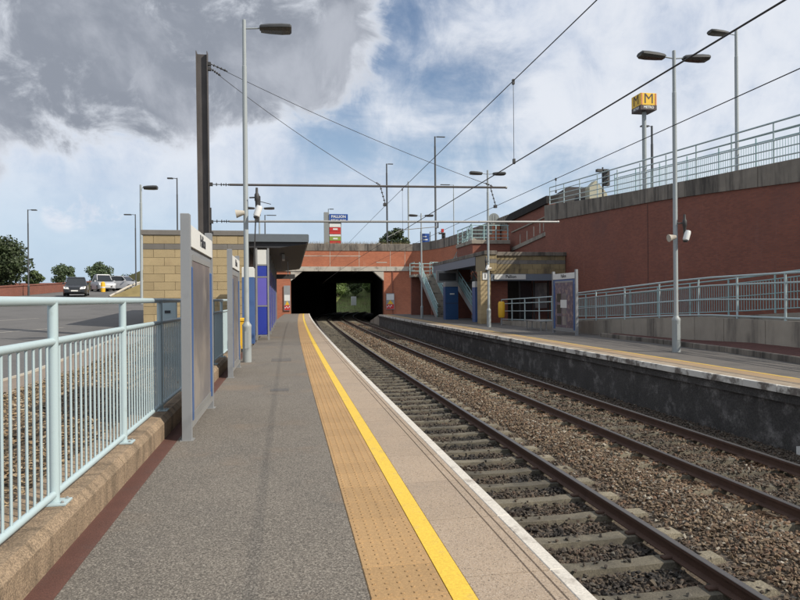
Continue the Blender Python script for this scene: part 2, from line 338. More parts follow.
rail_m = mat('rusty_rail', (0.085, 0.045, 0.03), 0.8, 0.25, 6.0, bump=0.2, bs=60)
rail_top = mat('worn_rail_head', (0.13, 0.12, 0.115), 0.38, 0.06, 6.0, metal=0.55)
sleeper_m = mat('concrete_sleeper', (0.235, 0.205, 0.145), 0.9, 0.15, 4.0, bump=0.5, bs=50, col2=(0.13, 0.105, 0.075), c2s=1.8, c2=(0.48, 0.75), rnd=0.14, fine=0.3, fs=60, xdirt=(0.05, 0.045, 0.035))
header_w = mat('white_sign', (0.72, 0.72, 0.68), 0.5, 0.02, 2.0, col2=(0.55, 0.55, 0.50), c2s=3.0, c2=(0.6, 0.9))
ink = mat('dark_lettering', (0.03, 0.03, 0.035), 0.5, 0.02)
blue_m = mat('royal_blue_panel', (0.028, 0.05, 0.36), 0.35, 0.04, 2.0)
blue_case = mat('blue_case', (0.065, 0.13, 0.30), 0.4, 0.06, 2.0)
purple_m = mat('violet_panel', (0.14, 0.12, 0.50), 0.4, 0.04, 2.0)
perspex = mat('scratched_perspex', (0.17, 0.16, 0.165), 0.3, 0.25, 3.0, col2=(0.31, 0.28, 0.25), c2s=1.6, c2=(0.45, 0.65), stretch=(1, 1, 0.5))
poster_m = mat('collage_poster', (0.13, 0.10, 0.13), 0.4, 0.5, 5.0, col2=(0.30, 0.22, 0.20), c2s=4.0, c2=(0.5, 0.6))
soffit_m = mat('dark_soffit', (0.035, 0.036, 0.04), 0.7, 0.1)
fascia_m = mat('grey_fascia', (0.13, 0.15, 0.165), 0.5, 0.05)
fascia_b = mat('slate_blue_fascia', (0.16, 0.19, 0.23), 0.5, 0.06)
yellow_bin = mat('yellow_grit_bin', (0.80, 0.45, 0.02), 0.5, 0.05)
roof_tile = mat('dark_roof', (0.045, 0.042, 0.040), 0.95, 0.2, 3.0, spec=0.1)
glass_dark = mat('dark_window_glass', (0.02, 0.024, 0.028), 0.12, 0.1)
red_paint = mat('red_panel', (0.55, 0.03, 0.025), 0.5, 0.05)
white_m = mat('white_plastic', (0.75, 0.75, 0.73), 0.4, 0.02)
rubber = mat('tyre_rubber', (0.02, 0.02, 0.02), 0.8, 0.1)
bark_m = mat('tree_bark', (0.07, 0.055, 0.04), 0.9, 0.2, 6.0)

# ================================================================== THE SETTING
# --- ground on the left: car park rising away
def zl(y):
    if y < 15: return 0.06
    if y < 100: return 0.06 + 0.045*(y-15)
    return 3.885
xs = [-900, -300, -120, -60, -40, -25, -16, -10, -7, -5.42]
yy = [-60, -10, 0, 5, 10, 15, 20, 30, 40, 50, 60, 70, 80, 90, 100, 140, 300, 1500]
mb = MB(); mb.sweep([[(x, y, zl(y)-0.03) for x in [-900, -300, -120, -40, -10, -1.86]] for y in yy[:14]], closed=False, cap=False)
mb.sweep([[(x, y, zl(y)-0.03) for x in [-900, -300, -120, -40, -10, -3.2]] for y in yy[13:]], closed=False, cap=False)
grass_ground = mat('dry_grass_ground', (0.10, 0.10, 0.045), 0.95, 0.3, 0.6, bump=0.5, bs=8, col2=(0.14, 0.11, 0.06), c2s=0.3, c2=(0.45, 0.7))
mb.build('ground', grass_ground, kind='structure', label='dry grass ground beyond the car park')
mb = MB(); mb.sweep([[(x, y, zl(y)+0.0) for x in [-38, -20, -10, -5.42]] for y in [-20, -5, 5, 10, 15, 25, 40, 60, 84]], closed=False, cap=False)
mb.build('car_park_road', road_m, kind='structure', label='grey tarmac car park road rising away behind the railing')
kb = empty('kerb_edging', (-5.4, 10, 0.06), kind='structure', label='pale kerb line along the car park road')
for i in range(14):
    y0 = 2.0+i*1.6
    a, b2 = zl(y0), zl(y0+1.58)
    MB().prism([(-5.42, -0.1), (-5.30, -0.1), (-5.30, 0.09), (-5.42, 0.07)], lambda x, z: (x, y0, z+a), lambda x, z: (x, y0+1.58, z+b2)).build('kerb_stone', lintel_m, kb)
mb = MB(); mb.sweep([[(x, y, zl(y)+dz) for x, dz in ((-5.30, 0.05), (-4.45, 0.06))] for y in [-10, 0, 8, 15, 20, 26]], closed=False, cap=False)
mb.build('path', mat('buff_path', (0.24, 0.19, 0.15), 0.9, 0.12, 2.0, bump=0.3, bs=60, fine=0.15, fs=60), kind='structure', label='narrow tarmac path edging the wood chip bed')
chip_bed = mat('woodchip_soil', (0.10, 0.07, 0.042), 0.95, 0.3, 8.0, bump=0.9, bs=30)
mb = MB(); mb.sweep([[(x, y, zl(y)+dz) for x, dz in ((-4.45, 0.055), (-3.6, 0.10), (-2.6, 0.10), (-1.84, 0.04))] for y in [-10, 0, 8, 15, 20, 26]], closed=False, cap=False)
mb.build('planting_bed', chip_bed, kind='structure', label='soil bed under the wood chips behind the railing')
# painted bay lines on the road
for i, (x, y) in enumerate([(-9.4, 24.5), (-12.2, 30)]):
    MB().poly([(x-1.4, y, zl(y)+0.006), (x-1.3, y, zl(y)+0.006), (x+0.9, y+2.6, zl(y+2.6)+0.006), (x+0.8, y+2.6, zl(y+2.6)+0.006)], [(0,1,2,3)]).build('road_marking', white_paint, kind='structure', label='white painted line on the car park road')
# pale pavement edges far off
MB().sweep([[(x, y, zl(y)+0.02), (x+0.9, y+1.5, zl(y+1.5)+0.02)] for x, y in [(-42, 60), (-34, 68), (-30, 76), (-24, 79), (-17, 79.5)]], closed=False, cap=False).build('pavement', lintel_m, kind='structure', label='pale pavement edge curving along the far side of the car park')

# scattered flat chips / stones built in one mesh with numpy
def hull_variants(nv, npts):
    out_ = []
    for k in range(nv):
        d = rng.normal(size=(npts, 3)); d /= np.linalg.norm(d, axis=1)[:, None]; d *= rng.uniform(0.38, 0.56, (npts, 1))
        bm = bmesh.new()
        for p in d: bm.verts.new(p)
        r_ = bmesh.ops.convex_hull(bm, input=bm.verts)
        bmesh.ops.delete(bm, geom=[g for g in r_['geom_interior'] if isinstance(g, bmesh.types.BMVert)], context='VERTS')
        bm.verts.index_update(); out_.append((np.array([v.co[:] for v in bm.verts]), np.array([[v.index for v in f.verts] for f in bm.faces]))); bm.free()
    return out_
def scatter(name, pts, sizes, mtl, flat=0.55, npts=9, **kw):
    var = hull_variants(10, npts); n = len(pts); k = rng.integers(0, 10, n); VV, FF, off = [], [], 0
    for q, (bv, bf) in enumerate(var):
        idx = np.nonzero(k == q)[0]; m_ = len(idx)
        if not m_: continue
        V = np.repeat(bv[None], m_, 0) * (np.array([1.15, 0.85, flat])*rng.uniform(0.7, 1.3, (m_, 3)))[:, None, :]
        ax = rng.uniform(-0.6, 0.6, m_); az_ = rng.uniform(0, 6.283, m_)
        c_, s_ = np.cos(ax)[:, None], np.sin(ax)[:, None]; y_ = V[:, :, 1]*c_-V[:, :, 2]*s_; z_ = V[:, :, 1]*s_+V[:, :, 2]*c_
        V[:, :, 1], V[:, :, 2] = y_, z_
        c_, s_ = np.cos(az_)[:, None], np.sin(az_)[:, None]; x_ = V[:, :, 0]*c_-V[:, :, 1]*s_; y_ = V[:, :, 0]*s_+V[:, :, 1]*c_
        V[:, :, 0], V[:, :, 1] = x_, y_
        V = V*sizes[idx][:, None, None] + pts[idx][:, None, :]
        FF.append((bf[None]+(np.arange(m_)*len(bv))[:, None, None]+off).reshape(-1)); VV.append(V.reshape(-1, 3)); off += m_*len(bv)
    V = np.concatenate(VV); Fc = np.concatenate(FF); nf = len(Fc)//3
    me = bpy.data.meshes.new(name); me.vertices.add(len(V)); me.vertices.foreach_set('co', V.reshape(-1).astype(np.float32))
    me.loops.add(len(Fc)); me.loops.foreach_set('vertex_index', Fc.astype(np.int32))
    me.polygons.add(nf); me.polygons.foreach_set('loop_start', np.arange(nf, dtype=np.int32)*3)
    me.update(calc_edges=True); me.shade_flat(); me.materials.append(mtl)
    o = bpy.data.objects.new(name, me); COL.objects.link(o); return props(o, **kw)
def stone_mat(name, cols, dark=None):
    mt = bpy.data.materials.new(name); mt.use_nodes = True; t = mt.node_tree; b = t.nodes['Principled BSDF']
    geo = N(t, 'ShaderNodeNewGeometry'); cr = N(t, 'ShaderNodeValToRGB'); t.links.new(geo.outputs['Random Per Island'], cr.inputs[0])
    cr.color_ramp.interpolation = 'LINEAR'; el = cr.color_ramp.elements
    for i, c in enumerate(cols):
        c = tuple(x*(0.86 if name != 'ballast_stone' else 0.70) for x in c); p = i/(len(cols)-1)
        e = el[i] if i < 2 else el.new(p)
        e.position = p; e.color = (*c, 1)
    c = cr.outputs[0]
    c = mixc(t, 1.0, c, mixc(t, noise(t, geo.outputs['Position'], 60, 3), (0.75,)*3, (1.25,)*3), 'MULTIPLY')
    if dark is not None: c = dark(t, c, geo.outputs['Position'])
    t.links.new(c, b.inputs['Base Color']); b.inputs['Roughness'].default_value = 0.9
    return mt
chips = stone_mat('wood_chips', [(0.10, 0.065, 0.035), (0.24, 0.16, 0.085), (0.36, 0.27, 0.16), (0.16, 0.11, 0.065), (0.48, 0.40, 0.28)])
n = 26000; P = np.zeros((n, 3)); P[:, 0] = rng.uniform(-4.45, -1.86, n); P[:, 1] = 1.5+18*rng.random(n)**1.25
P[:, 2] = np.vectorize(zl)(P[:, 1]) + 0.10 + rng.uniform(-0.015, 0.03, n) - 0.04*(P[:, 0] > -2.2)
scatter('wood_chips', P, rng.uniform(0.03, 0.08, n), chips, 0.25, 7, label='scattered pale wood chips covering the bed behind the railing', kind='stuff')

# --- near platform
NP = empty('near_platform', (0, 30, 0), kind='structure', label='tarmac platform with tactile strip and yellow line beside the near track')
along([(-1.25, -1.1), (0.425, -1.1), (0.425, 0.0), (-1.25, 0.0)], -4, 76, 3).build('platform_surface', asphalt, NP)
along([(-1.415, -0.3), (-1.252, -0.3), (-1.252, -0.004), (-1.415, 0.0)], -4, 22, 3).build('gutter_strip', red_gutter, NP, label='dark red tarmac strip beside the kerb')
MB().box(-3.6, -1.253, 22, 76, -0.6, -0.003).build('platform_surface', asphalt, NP)
along([(0.855, -1.1), (1.42, -1.1), (1.42, -0.035), (0.855, -0.035)], -4, 76, 3).build('platform_wall', wall_black, NP)
along([(0.425, -1.0), (0.855, -1.0), (0.855, -0.036), (0.425, -0.036)], -4, 76, 3).build('bedding', chip_bed, NP)
def tact_mat(name, col, near):
    mt = mat(name, col, 0.85, 0.06, 2.0, bump=0.2, bs=120, col2=tuple(x*0.8 for x in col), c2s=1.7, c2=(0.5, 0.8), fine=0.14, fs=90, rnd=0.06, stretch=(5.0, 0.6, 1.0))
    return mt
tact_m = tact_mat('tactile_paving', (0.385, 0.24, 0.108), True)
tact_old = tact_mat('weathered_tactile', (0.33, 0.225, 0.125), True)
tb = MB().box(0, 0.424, 0, 0.414, -0.035, 0.004, ch=0.004)
tile_far = tb.mesh('tactile_slab', tact_m)
tb = MB().box(0, 0.424, 0, 0.412, -0.035, 0.004, ch=0.005)
for i in range(6):
    for j in range(6):
        cx, cy = 0.037+i*0.070, 0.035+j*0.069
        q = [(cx+0.0125*math.cos(a)*k, cy+0.0125*math.sin(a)*k, z) for k, z in ((1.0, 0.0038), (0.72, 0.0095)) for a in (0, 1.047, 2.094, 3.142, 4.189, 5.236)]
        tb.poly(q, [(a, (a+1) % 6, 6+(a+1) % 6, 6+a) for a in range(6)] + [tuple(range(6, 12))])
tile_near = tb.mesh('tactile_slab', tact_m)
y = -2.0; i = 0
while y < 76:
    w = 0.418
    if y < 40:
        inst('tactile_slab', tile_near if y < 24 else tile_far, (0.428+sh(y+0.2), y, 0), NP)
        y += w
    else: break
along([(0.428, -0.03), (0.852, -0.03), (0.852, 0.004), (0.428, 0.004)], y, 76, 3).build('tactile_strip', tact_m, NP)
along([(0.855, -0.034), (0.985, -0.034), (0.985, 0.005), (0.855, 0.005)], -4, 76, 3).build('yellow_line', yellow_m, NP)
y = -0.33; k = 0
groove = mat('groove_dirt', (0.10, 0.075, 0.05), 0.95, 0.2)
cm = MB().prism([(0.988, -0.034), (1.508, -0.034), (1.508, 0.0), (1.462, 0.001), (1.458, -0.006), (1.450, -0.006), (1.446, 0.001), (1.392, 0.001), (1.388, -0.006), (1.380, -0.006), (1.376, 0.001), (0.992, 0.001), (0.988, -0.003)],
                 lambda x, z: (x, 0.003, z), lambda x, z: (x, 0.967, z)).mesh('coping_slab', coping_m)
nm = MB().box(1.508, 1.605, 0.002, 0.968, -0.085, 0.004, ch=0.006).mesh('nosing', white_paint)
for ysec in range(78):
    y0 = -0.27 + 0.97*ysec
    if y0 > 75.4: break
    if ysec < 60:
        inst('coping_slab', cm, (sh(y0+0.5), y0, 0), NP, rz=-math.atan(shd(y0+0.5)) if y0 > 8 else 0)
        inst('edge_nosing', nm, (sh(y0+0.5), y0, 0), NP, rz=0)
y1 = -0.27+0.97*60
along([(0.988, -0.034), (1.508, -0.034), (1.508, 0.0), (0.988, 0.0)], y1, 76, 3).build('coping_strip', coping_m, NP)
along([(1.508, -0.08), (1.605, -0.08), (1.605, 0.003), (1.508, 0.003)], y1, 76, 3).build('edge_strip', white_paint, NP)

# kerb upstand carrying the railing
KU = empty('kerb_upstand', (-1.6, 10, 0), kind='structure', label='brown concrete kerb upstand under the mint railing')
kp = [(-1.86, -0.3), (-1.415, -0.3), (-1.41, 0.185), (-1.46, 0.245), (-1.84, 0.25), (-1.86, 0.235)]
y = -3.0
for L in (2.9, 3.0, 3.1, 2.9, 3.0, 3.0, 3.0, 2.8):
    MB().prism(kp, lambda x, z: (x, y+0.006, z), lambda x, z: (x, y+L-0.006, z)).build('kerb_block', conc_kerb, KU); y += L

# --- track bed
cess = mat('ballast_bed', (0.10, 0.08, 0.06), 0.95, 0.3, 10, bump=1.0, bs=25, col2=(0.16, 0.12, 0.085), c2s=14, c2=(0.45, 0.6))
mb = MB(); mb.sweep([[(x+sh(y), y, z) for x, z in ((1.42, -1.17), (2.2, -1.17), (2.6, -1.15), (3.7, -1.15), (4.2, -1.14), (4.9, -1.08), (5.6, -1.14), (6.2, -1.15), (7.3, -1.15), (7.9, -1.2), (9.2, -1.26))] for y in ys(-6, 134, 2.5)], closed=False, cap=False)
mb.build('track_bed', cess, kind='structure', label='ballasted bed under the two railway tracks')

def rail_mesh_rows(xc, a, b, st):
    p = [(-0.065, -0.155), (0.065, -0.155), (0.065, -0.143), (0.010, -0.125), (0.010, -0.042), (0.036, -0.036), (0.036, -0.004), (0.030, 0.0), (-0.030, 0.0), (-0.036, -0.004), (-0.036, -0.036), (-0.010, -0.042), (-0.010, -0.125), (-0.065, -0.143)]
    mb = MB(); mb.sweep([[(xc+x+sh(y), y, z-0.915) for x, z in p] for y in ys(a, b, st)])
    return mb
sm_prof = [(-1.25, 0), (1.25, 0)]
def sleeper_mesh():
    mb = MB(); z0, z1, zm = -0.20, -0.0, -0.012
    rows = []
    for x, zt, w in ((-1.25, z1-0.03, 0.11), (-1.22, z1, 0.10), (-0.5, z1, 0.10), (-0.3, zm, 0.09), (0.3, zm, 0.09), (0.5, z1, 0.10), (1.22, z1, 0.10), (1.25, z1-0.03, 0.11)):
        rows.append([(x, -w-0.03, z0), (x, w+0.03, z0), (x, w, zt), (x, -w, zt)])
    mb.sweep(rows); return mb
slm = sleeper_mesh().mesh('sleeper', sleeper_m)
clip_me = MB().box(-0.05, 0.05, -0.035, 0.035, 0.0, 0.03, ch=0.012).mesh('rail_clip', rail_m)
def track(xc, label, gauge):
    T = empty('railway_track', (xc, 20, -0.9), label=label, category='railway track', group='railway tracks between the platforms')
    for s2 in (-1, 1):
        ob = rail_mesh_rows(xc+s2*gauge/2, -5, 134, 2.0).build('rail', [rail_m, rail_top], T, smooth=False)
        for f in ob.data.polygons:
            if f.normal.z > 0.6 and f.center.z > -0.92: f.material_index = 1
    y = 0.35; k = 0
    while y < 50:
        inst('sleeper', slm, (xc+sh(y), y+rng.uniform(-0.01, 0.01), -1.075), T, rz=-math.atan(shd(y))+rng.uniform(-0.006, 0.006))
        if y < 15:
            for sx in (-gauge/2-0.1, -gauge/2+0.1, gauge/2-0.1, gauge/2+0.1): inst('rail_clip', clip_me, (xc+sh(y)+sx, y, -1.072), T)
        y += 0.715
    mb = MB()
    while y < 133:
        s0 = MB(); s0.v = []; mb.box(xc+sh(y)-1.25, xc+sh(y)+1.25, y-0.11, y+0.11, -1.2, -1.078); y += 0.715
    mb.build('distant_sleepers', sleeper_m, T, kind='stuff')
track(3.15, 'near railway track beside the yellow lined platform, pale sleepers and rusty rails', 1.49)
track(6.72, 'second railway track running along the dark wall of the opposite platform', 1.50)

def stain(t, c, P):
    nz = ramp(t, noise(t, P, 1.5, 6, 0.6), 0.42, 0.62)
    sp = N(t, 'ShaderNodeSeparateXYZ'); t.links.new(P, sp.inputs[0])
    near = M_(t, 'MULTIPLY', ramp(t, M_(t, 'ABSOLUTE', M_(t, 'SUBTRACT', sp.outputs[0], 3.2)), 1.45, 0.8), 1.0)
    near2 = M_(t, 'MULTIPLY', ramp(t, M_(t, 'ABSOLUTE', M_(t, 'SUBTRACT', sp.outputs[0], 6.6)), 0.8, 0.2), 0.6)
    f = M_(t, 'MAXIMUM', near, near2); f = M_(t, 'MULTIPLY', f, M_(t, 'ADD', M_(t, 'MULTIPLY', nz, 0.4), 0.60), clamp=True)
    wf = ramp(t, sp.outputs[0], 7.5, 7.9)
    c = mixc(t, M_(t, 'MULTIPLY', wf, 0.55), c, (0.05, 0.045, 0.04))  # ballast darker in a strip along the far platform wall
    rust = M_(t, 'MULTIPLY', ramp(t, M_(t, 'ABSOLUTE', M_(t, 'SUBTRACT', M_(t, 'ABSOLUTE', M_(t, 'SUBTRACT', sp.outputs[0], 6.72)), 0.78)), 0.36, 0.05), 0.6)
    c = mixc(t, rust, c, (0.20, 0.10, 0.045))
    return mixc(t, f, c, (0.022, 0.020, 0.018))
ballast = stone_mat('ballast_stone', [(0.13, 0.08, 0.05), (0.26, 0.18, 0.11), (0.17, 0.12, 0.078), (0.31, 0.235, 0.15), (0.09, 0.062, 0.04), (0.26, 0.15, 0.09), (0.20, 0.15, 0.10), (0.17, 0.125, 0.085), (0.12, 0.09, 0.065), (0.52, 0.47, 0.38)], stain)
def ballast_pts(n, y0, y1, pw):
    y = y0 + (y1-y0)*rng.random(n)**pw
    x = rng.uniform(1.5, 8.75, n)
    crown = 0.09*np.exp(-((x-4.93)/0.42)**2)
    z = -1.125 + crown + rng.uniform(-0.03, 0.03, n)
    for xc in (3.15, 6.72):
        d = np.abs(x-xc); inner = d < 1.32
        # sleeper bays: keep stones off the sleeper tops
        ph = np.abs(((y-0.35+0.3575) % 0.715)-0.3575)
        on = inner & (ph < 0.135)
        z = np.where(on, -1.24 if xc == 3.15 else -1.16, z)
        z = np.where(inner & ~on, z-0.015, z)
        if xc == 6.72:   # second track is more buried
            bury = on & (rng.random(n) < 0.45); z = np.where(bury, -1.068, z)
        else:
            bury = on & (rng.random(n) < 0.035); z = np.where(bury, -1.07, z)
        z = np.where(inner & ~on & (d < 0.72), z+0.008, z)
    z = np.where(x > 7.7, z-0.05*(x-7.7), z)
    keep = np.ones(n, bool)
    for xr in (3.15-.745, 3.15+.745, 6.72-.75, 6.72+.75): keep &= ~((np.abs(x-xr) < 0.07))
    x = x+np.array([sh(v) for v in y])
    return np.stack([x, y, z], 1)[keep]
P1 = ballast_pts(84000, 2.0, 14.0, 1.15); s1 = rng.uniform(0.034, 0.068, len(P1))*np.where(rng.random(len(P1)) < 0.06, 1.35, 1)
P2 = ballast_pts(60000, 14.0, 34.0, 1.15); s2 = rng.uniform(0.045, 0.085, len(P2))
P3 = ballast_pts(26000, 34.0, 76.0, 1.1); s3 = rng.uniform(0.07, 0.13, len(P3))
scatter('ballast_stones', np.concatenate([P1, P2, P3]), np.concatenate([s1, s2, s3]), ballast, 0.75, label='brown and grey ballast stones around both tracks', kind='stuff')

# --- far platform
FPX = 8.62
FP = empty('far_platform', (FPX+2, 30, 0), kind='structure', label='opposite platform with worn white edge above a dark mottled wall')
along([(FPX+0.16, -1.5), (FPX+0.4, -1.5), (FPX+0.4, -0.13), (FPX+0.16, -0.13)], -6, 68, 3).build('platform_wall', wall_black, FP)
along([(FPX+0.08, -0.30), (FPX+0.4, -0.30), (FPX+0.4, -0.131), (FPX+0.08, -0.131)], -6, 68, 3).build('wall_ledge', wall_black, FP)
y = -5
wm = MB().box(0, 0.09, 0.006, 0.894, -0.125, 0.004, ch=0.008).mesh('edge_nosing', white_worn)
cm2 = MB().box(0.09, 0.46, 0.004, 0.896, -0.12, 0.0, ch=0.004).mesh('coping_slab', mat('worn_coping', (0.33, 0.27, 0.20), 0.9, 0.15, 2.0, bump=0.3, bs=60, col2=(0.22, 0.17, 0.12), c2s=1.5, c2=(0.45, 0.7), rnd=0.08))
tm2 = MB().box(0.462, 0.86, 0.003, 0.397, -0.12, 0.003, ch=0.003).mesh('tactile_slab', tact_old)
while y < 66:
    inst('edge_nosing', wm, (FPX+sh(y), y, 0), FP); inst('coping_slab', cm2, (FPX+sh(y), y, 0), FP); y += 0.9
y = 3
while y < 34: inst('tactile_slab', tm2, (FPX+sh(y)+0.1, y, 0), FP); y += 0.4
along([(FPX+0.562, -0.12), (FPX+0.96, -0.12), (FPX+0.96, 0.003), (FPX+0.562, 0.003)], 34, 67.5, 3).build('tactile_strip', tact_old, FP)
along([(FPX+0.46, -0.12), (FPX+0.56, -0.12), (FPX+0.56, 0.004), (FPX+0.46, 0.004)], -6, 67.5, 3).build('dark_joint', mat('joint_tarmac', (0.20, 0.16, 0.12), 0.9, 0.1), FP)
along([(FPX+0.962, -0.12), (FPX+1.08, -0.12), (FPX+1.08, 0.005), (FPX+0.962, 0.005)], -6, 67.5, 3).build('yellow_line', mat('faded_yellow', (0.55, 0.36, 0.07), 0.7, 0.1, 3, col2=(0.36, 0.27, 0.13), c2s=2.5, c2=(0.45, 0.7)), FP)
mb = MB(); mb.sweep([[(x+sh(y)*kk, y, z) for x, z, kk in ((FPX+0.4, -0.6, 1), (18, -0.6, 0), (18, 0.0, 0), (FPX+1.08, 0.0, 1), (FPX+1.08, -0.12, 1), (FPX+0.4, -0.12, 1))] for y in ys(-6, 67.5, 3)])
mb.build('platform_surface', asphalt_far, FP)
mb = MB(); mb.prism([(67.5, 0.0), (75, -0.9), (75, -1.5), (67.5, -1.5)], lambda y, z: (FPX+0.1+sh(70), y, z), lambda y, z: (12.4, y, z)); mb.build('end_ramp', conc, FP)
# back kerb + red gravel wedge on the far platform
bk = [(10.9, 9.0), (11.79, 13.35), (12.3, 16.6), (12.45, 20.0), (12.45, 24.5)]
BK = empty('planter_kerb', (11.8, 14, 0), kind='structure', label='low concrete kerb edging the red strip below the opposite ramp')
for (x0, y0), (x1, y1) in zip(bk, bk[1:]):
    d = Vector((x1-x0, y1-y0)).normalized(); nn = Vector((d.y, -d.x))
    q = [(0, -0.1), (0.14, -0.1), (0.14, 0.15), (0.02, 0.16), (0, 0.14)]
    n_ = max(1, int(math.hypot(x1-x0, y1-y0)/1.2)); 
    for i in range(n_):
        a = i/n_; b_ = (i+0.985)/n_
        MB().prism(q, lambda s_, z: (x0+(x1-x0)*a+nn.x*s_, y0+(y1-y0)*a+nn.y*s_, z), lambda s_, z: (x0+(x1-x0)*b_+nn.x*s_, y0+(y1-y0)*b_+nn.y*s_, z)).build('kerb_stone', conc_dark, BK)
mb = MB(); mb.sweep([[(x0+0.13, y0, 0.12), (max(x0+0.6, w), y0, 0.26 if y0 < 20 else 0.14)] for (x0, y0), w in zip(bk, (12.4, 12.85, 13.1, 13.4, 13.1))], closed=False, cap=False)
mb.build('red_strip', mat('red_bed', (0.10, 0.038, 0.03), 0.95, 0.25, 5, bump=0.6, bs=40), kind='structure', label='dark red surfaced strip behind the low kerb')

# ================================================================== RIGHT SIDE WALLS
def interp(tab, y):
    if y <= tab[0][0]: return tab[0][1] + (tab[1][1]-tab[0][1])/(tab[1][0]-tab[0][0])*(y-tab[0][0])
    for (a, za), (b, zb) in zip(tab, tab[1:]):
        if y <= b: return za+(zb-za)*(y-a)/(b-a)
    return tab[-1][1]
ZB = [(20.3, 5.64), (25.1, 6.02), (29.1, 6.30), (32.3, 6.45), (35.2, 6.58), (39.5, 6.76), (43.46, 6.95), (60, 7.5)]
ZC = [(20.3, 6.48), (25.1, 6.76), (32.3, 7.20), (37, 7.55), (43.43, 8.1), (60, 8.6)]
ZF = [(20.3, 8.08), (25.1, 8.34), (32.3, 8.62), (43.0, 9.30), (60, 9.9)]
RW = empty('retaining_wall', (18, 20, 0), label='tall dark red brick retaining wall with stained concrete coping beside the opposite ramp', category='wall')
mb = MB(); mb.sweep([[(18, y, -0.6), (18.5, y, -0.6), (18.5, y, interp(ZB, y)), (18, y, interp(ZB, y))] for y in ys(-14, 43.4, 1.9)])
mb.build('brick_face', brick_brown, RW)
y = 43.4
while y > -13:
    y0 = y-2.34
    a, b_ = y0+0.012, y-0.012
    MB().poly([(17.93, a, interp(ZB, a)), (18.55, a, interp(ZB, a)), (18.55, a, interp(ZC, a)), (17.93, a, interp(ZC, a)),
               (17.93, b_, interp(ZB, b_)), (18.55, b_, interp(ZB, b_)), (18.55, b_, interp(ZC, b_)), (17.93, b_, interp(ZC, b_))],
              [(0,1,2,3),(4,7,6,5),(0,3,7,4),(1,5,6,2),(3,2,6,7),(0,4,5,1)]).build('coping_panel', conc_dark, RW)
    y = y0
for yj in (11.8, 30.2):                                # movement joints
    MB().box(17.985, 18.0, yj, yj+0.03, 0.5, interp(ZB, yj)-0.02).build('movement_joint', mat('joint_sealant', (0.10, 0.05, 0.042), 0.9, 0.1), RW)
# street behind it
mb = MB(); mb.sweep([[(x, y, interp(ZC, y)-0.35) for x in (18.5, 21.5, 40, 300, 900)] for y in (-60, -10, 5, 20, 30, 43, 60, 78)], closed=False, cap=False)
mb.sweep([[(x, y, interp(ZC, min(y, 60))-0.35) for x in (18.5, 21.5, 40, 300, 900)] for y in (78, 140, 400, 1500)], closed=False, cap=False)
mb.build('street', road_m, kind='structure', label='street level behind the tall brick wall')

def fence(name, base, zt, posts, rails, mtl, label, cat='railing', group=None, baluster=None, top_r=0.028, post_r=0.032, stuff=False, bal_r=0.009, plates=False, solid=False):
    """base(y) -> (x, y, z) of the foot, zt(y) -> top z; rails: fractions of height with radius"""
    y0, y1 = posts[0], posts[-1]
    e = empty(name, base(posts[0]), label=label, category=cat, group=group)
    for yp in posts:
        b = base(yp); t = zt(yp)
        MB().tube([b, (b[0], b[1], t-0.01)], post_r, 10).build('post', mtl, e, smooth=True)
        if plates:
            MB().box(b[0]-0.09, b[0]+0.09, b[1]-0.075, b[1]+0.075, b[2]-0.002, b[2]+0.012, ch=0.003).build('base_plate', mtl, e)
            bb = MB()
            for sx in (-0.065, 0.065):
                for sy in (-0.05, 0.05): bb.lathe((b[0]+sx, b[1]+sy, b[2]+0.012), [(0.011, 0), (0.011, 0.009), (0.006, 0.014)], 6)
            bb.build('bolt', galv, e)
    Y = ys(y0, y1, 1.0 if (y1-y0) < 25 else 2.0)
    for fr, rr in rails:
        pts = []
        for yv in Y:
            b = base(yv); pts.append((b[0], b[1], b[2]+(zt(yv)-b[2])*fr))
        MB().tube(pts, rr, 10 if not stuff else 6).build('rail', mtl, e, smooth=True)
    if baluster:
        f0, f1, st = baluster; mb = MB(); me = None
        for a, b2 in zip(posts, posts[1:]):
            k = max(2, int(round(abs(b2-a)/st)))
            for i in range(1, k):
                yv = a+(b2-a)*i/k; b = base(yv); t = zt(yv); h = t-b[2]
                if stuff: mb.obox((b[0], b[1], b[2]+h*f0), (b[0], b[1], b[2]+h*f1), 0.018, 0.018)
                else:
                    if me is None: me = MB().tube([(0, 0, h*f0), (0, 0, h*f1)], bal_r, 6, cap=False).mesh('baluster', mtl, True)
                    inst('baluster', me, (b[0], b[1], b[2]), e)
        if stuff: mb.build('balusters', mtl, e, kind='stuff')
    return e
# street fence on the coping, and the dense one behind the footpath
posts = [43.05-i*2.36 for i in range(0, 24)]
fence('street_railing', lambda y: (18.2, y, interp(ZC, y)), lambda y: interp(ZF, y), posts,
      [(1.0, 0.036), (0.76, 0.026), (0.52, 0.026), (0.29, 0.026), (0.07, 0.028)], mint_mid,
      'blue green street railing running along the top of the tall brick wall', baluster=None)
fence('street_railing', lambda y: (20.4, y, interp(ZC, y)+0.15), lambda y: interp(ZC, y)+1.75, [38.0-i*2.5 for i in range(0, 20)],
      [(0.98, 0.032), (0.8, 0.026), (0.10, 0.026)], mint_far,
      'inner street railing with close upright bars behind the footpath', baluster=(0.1, 0.8, 0.16), stuff=True)

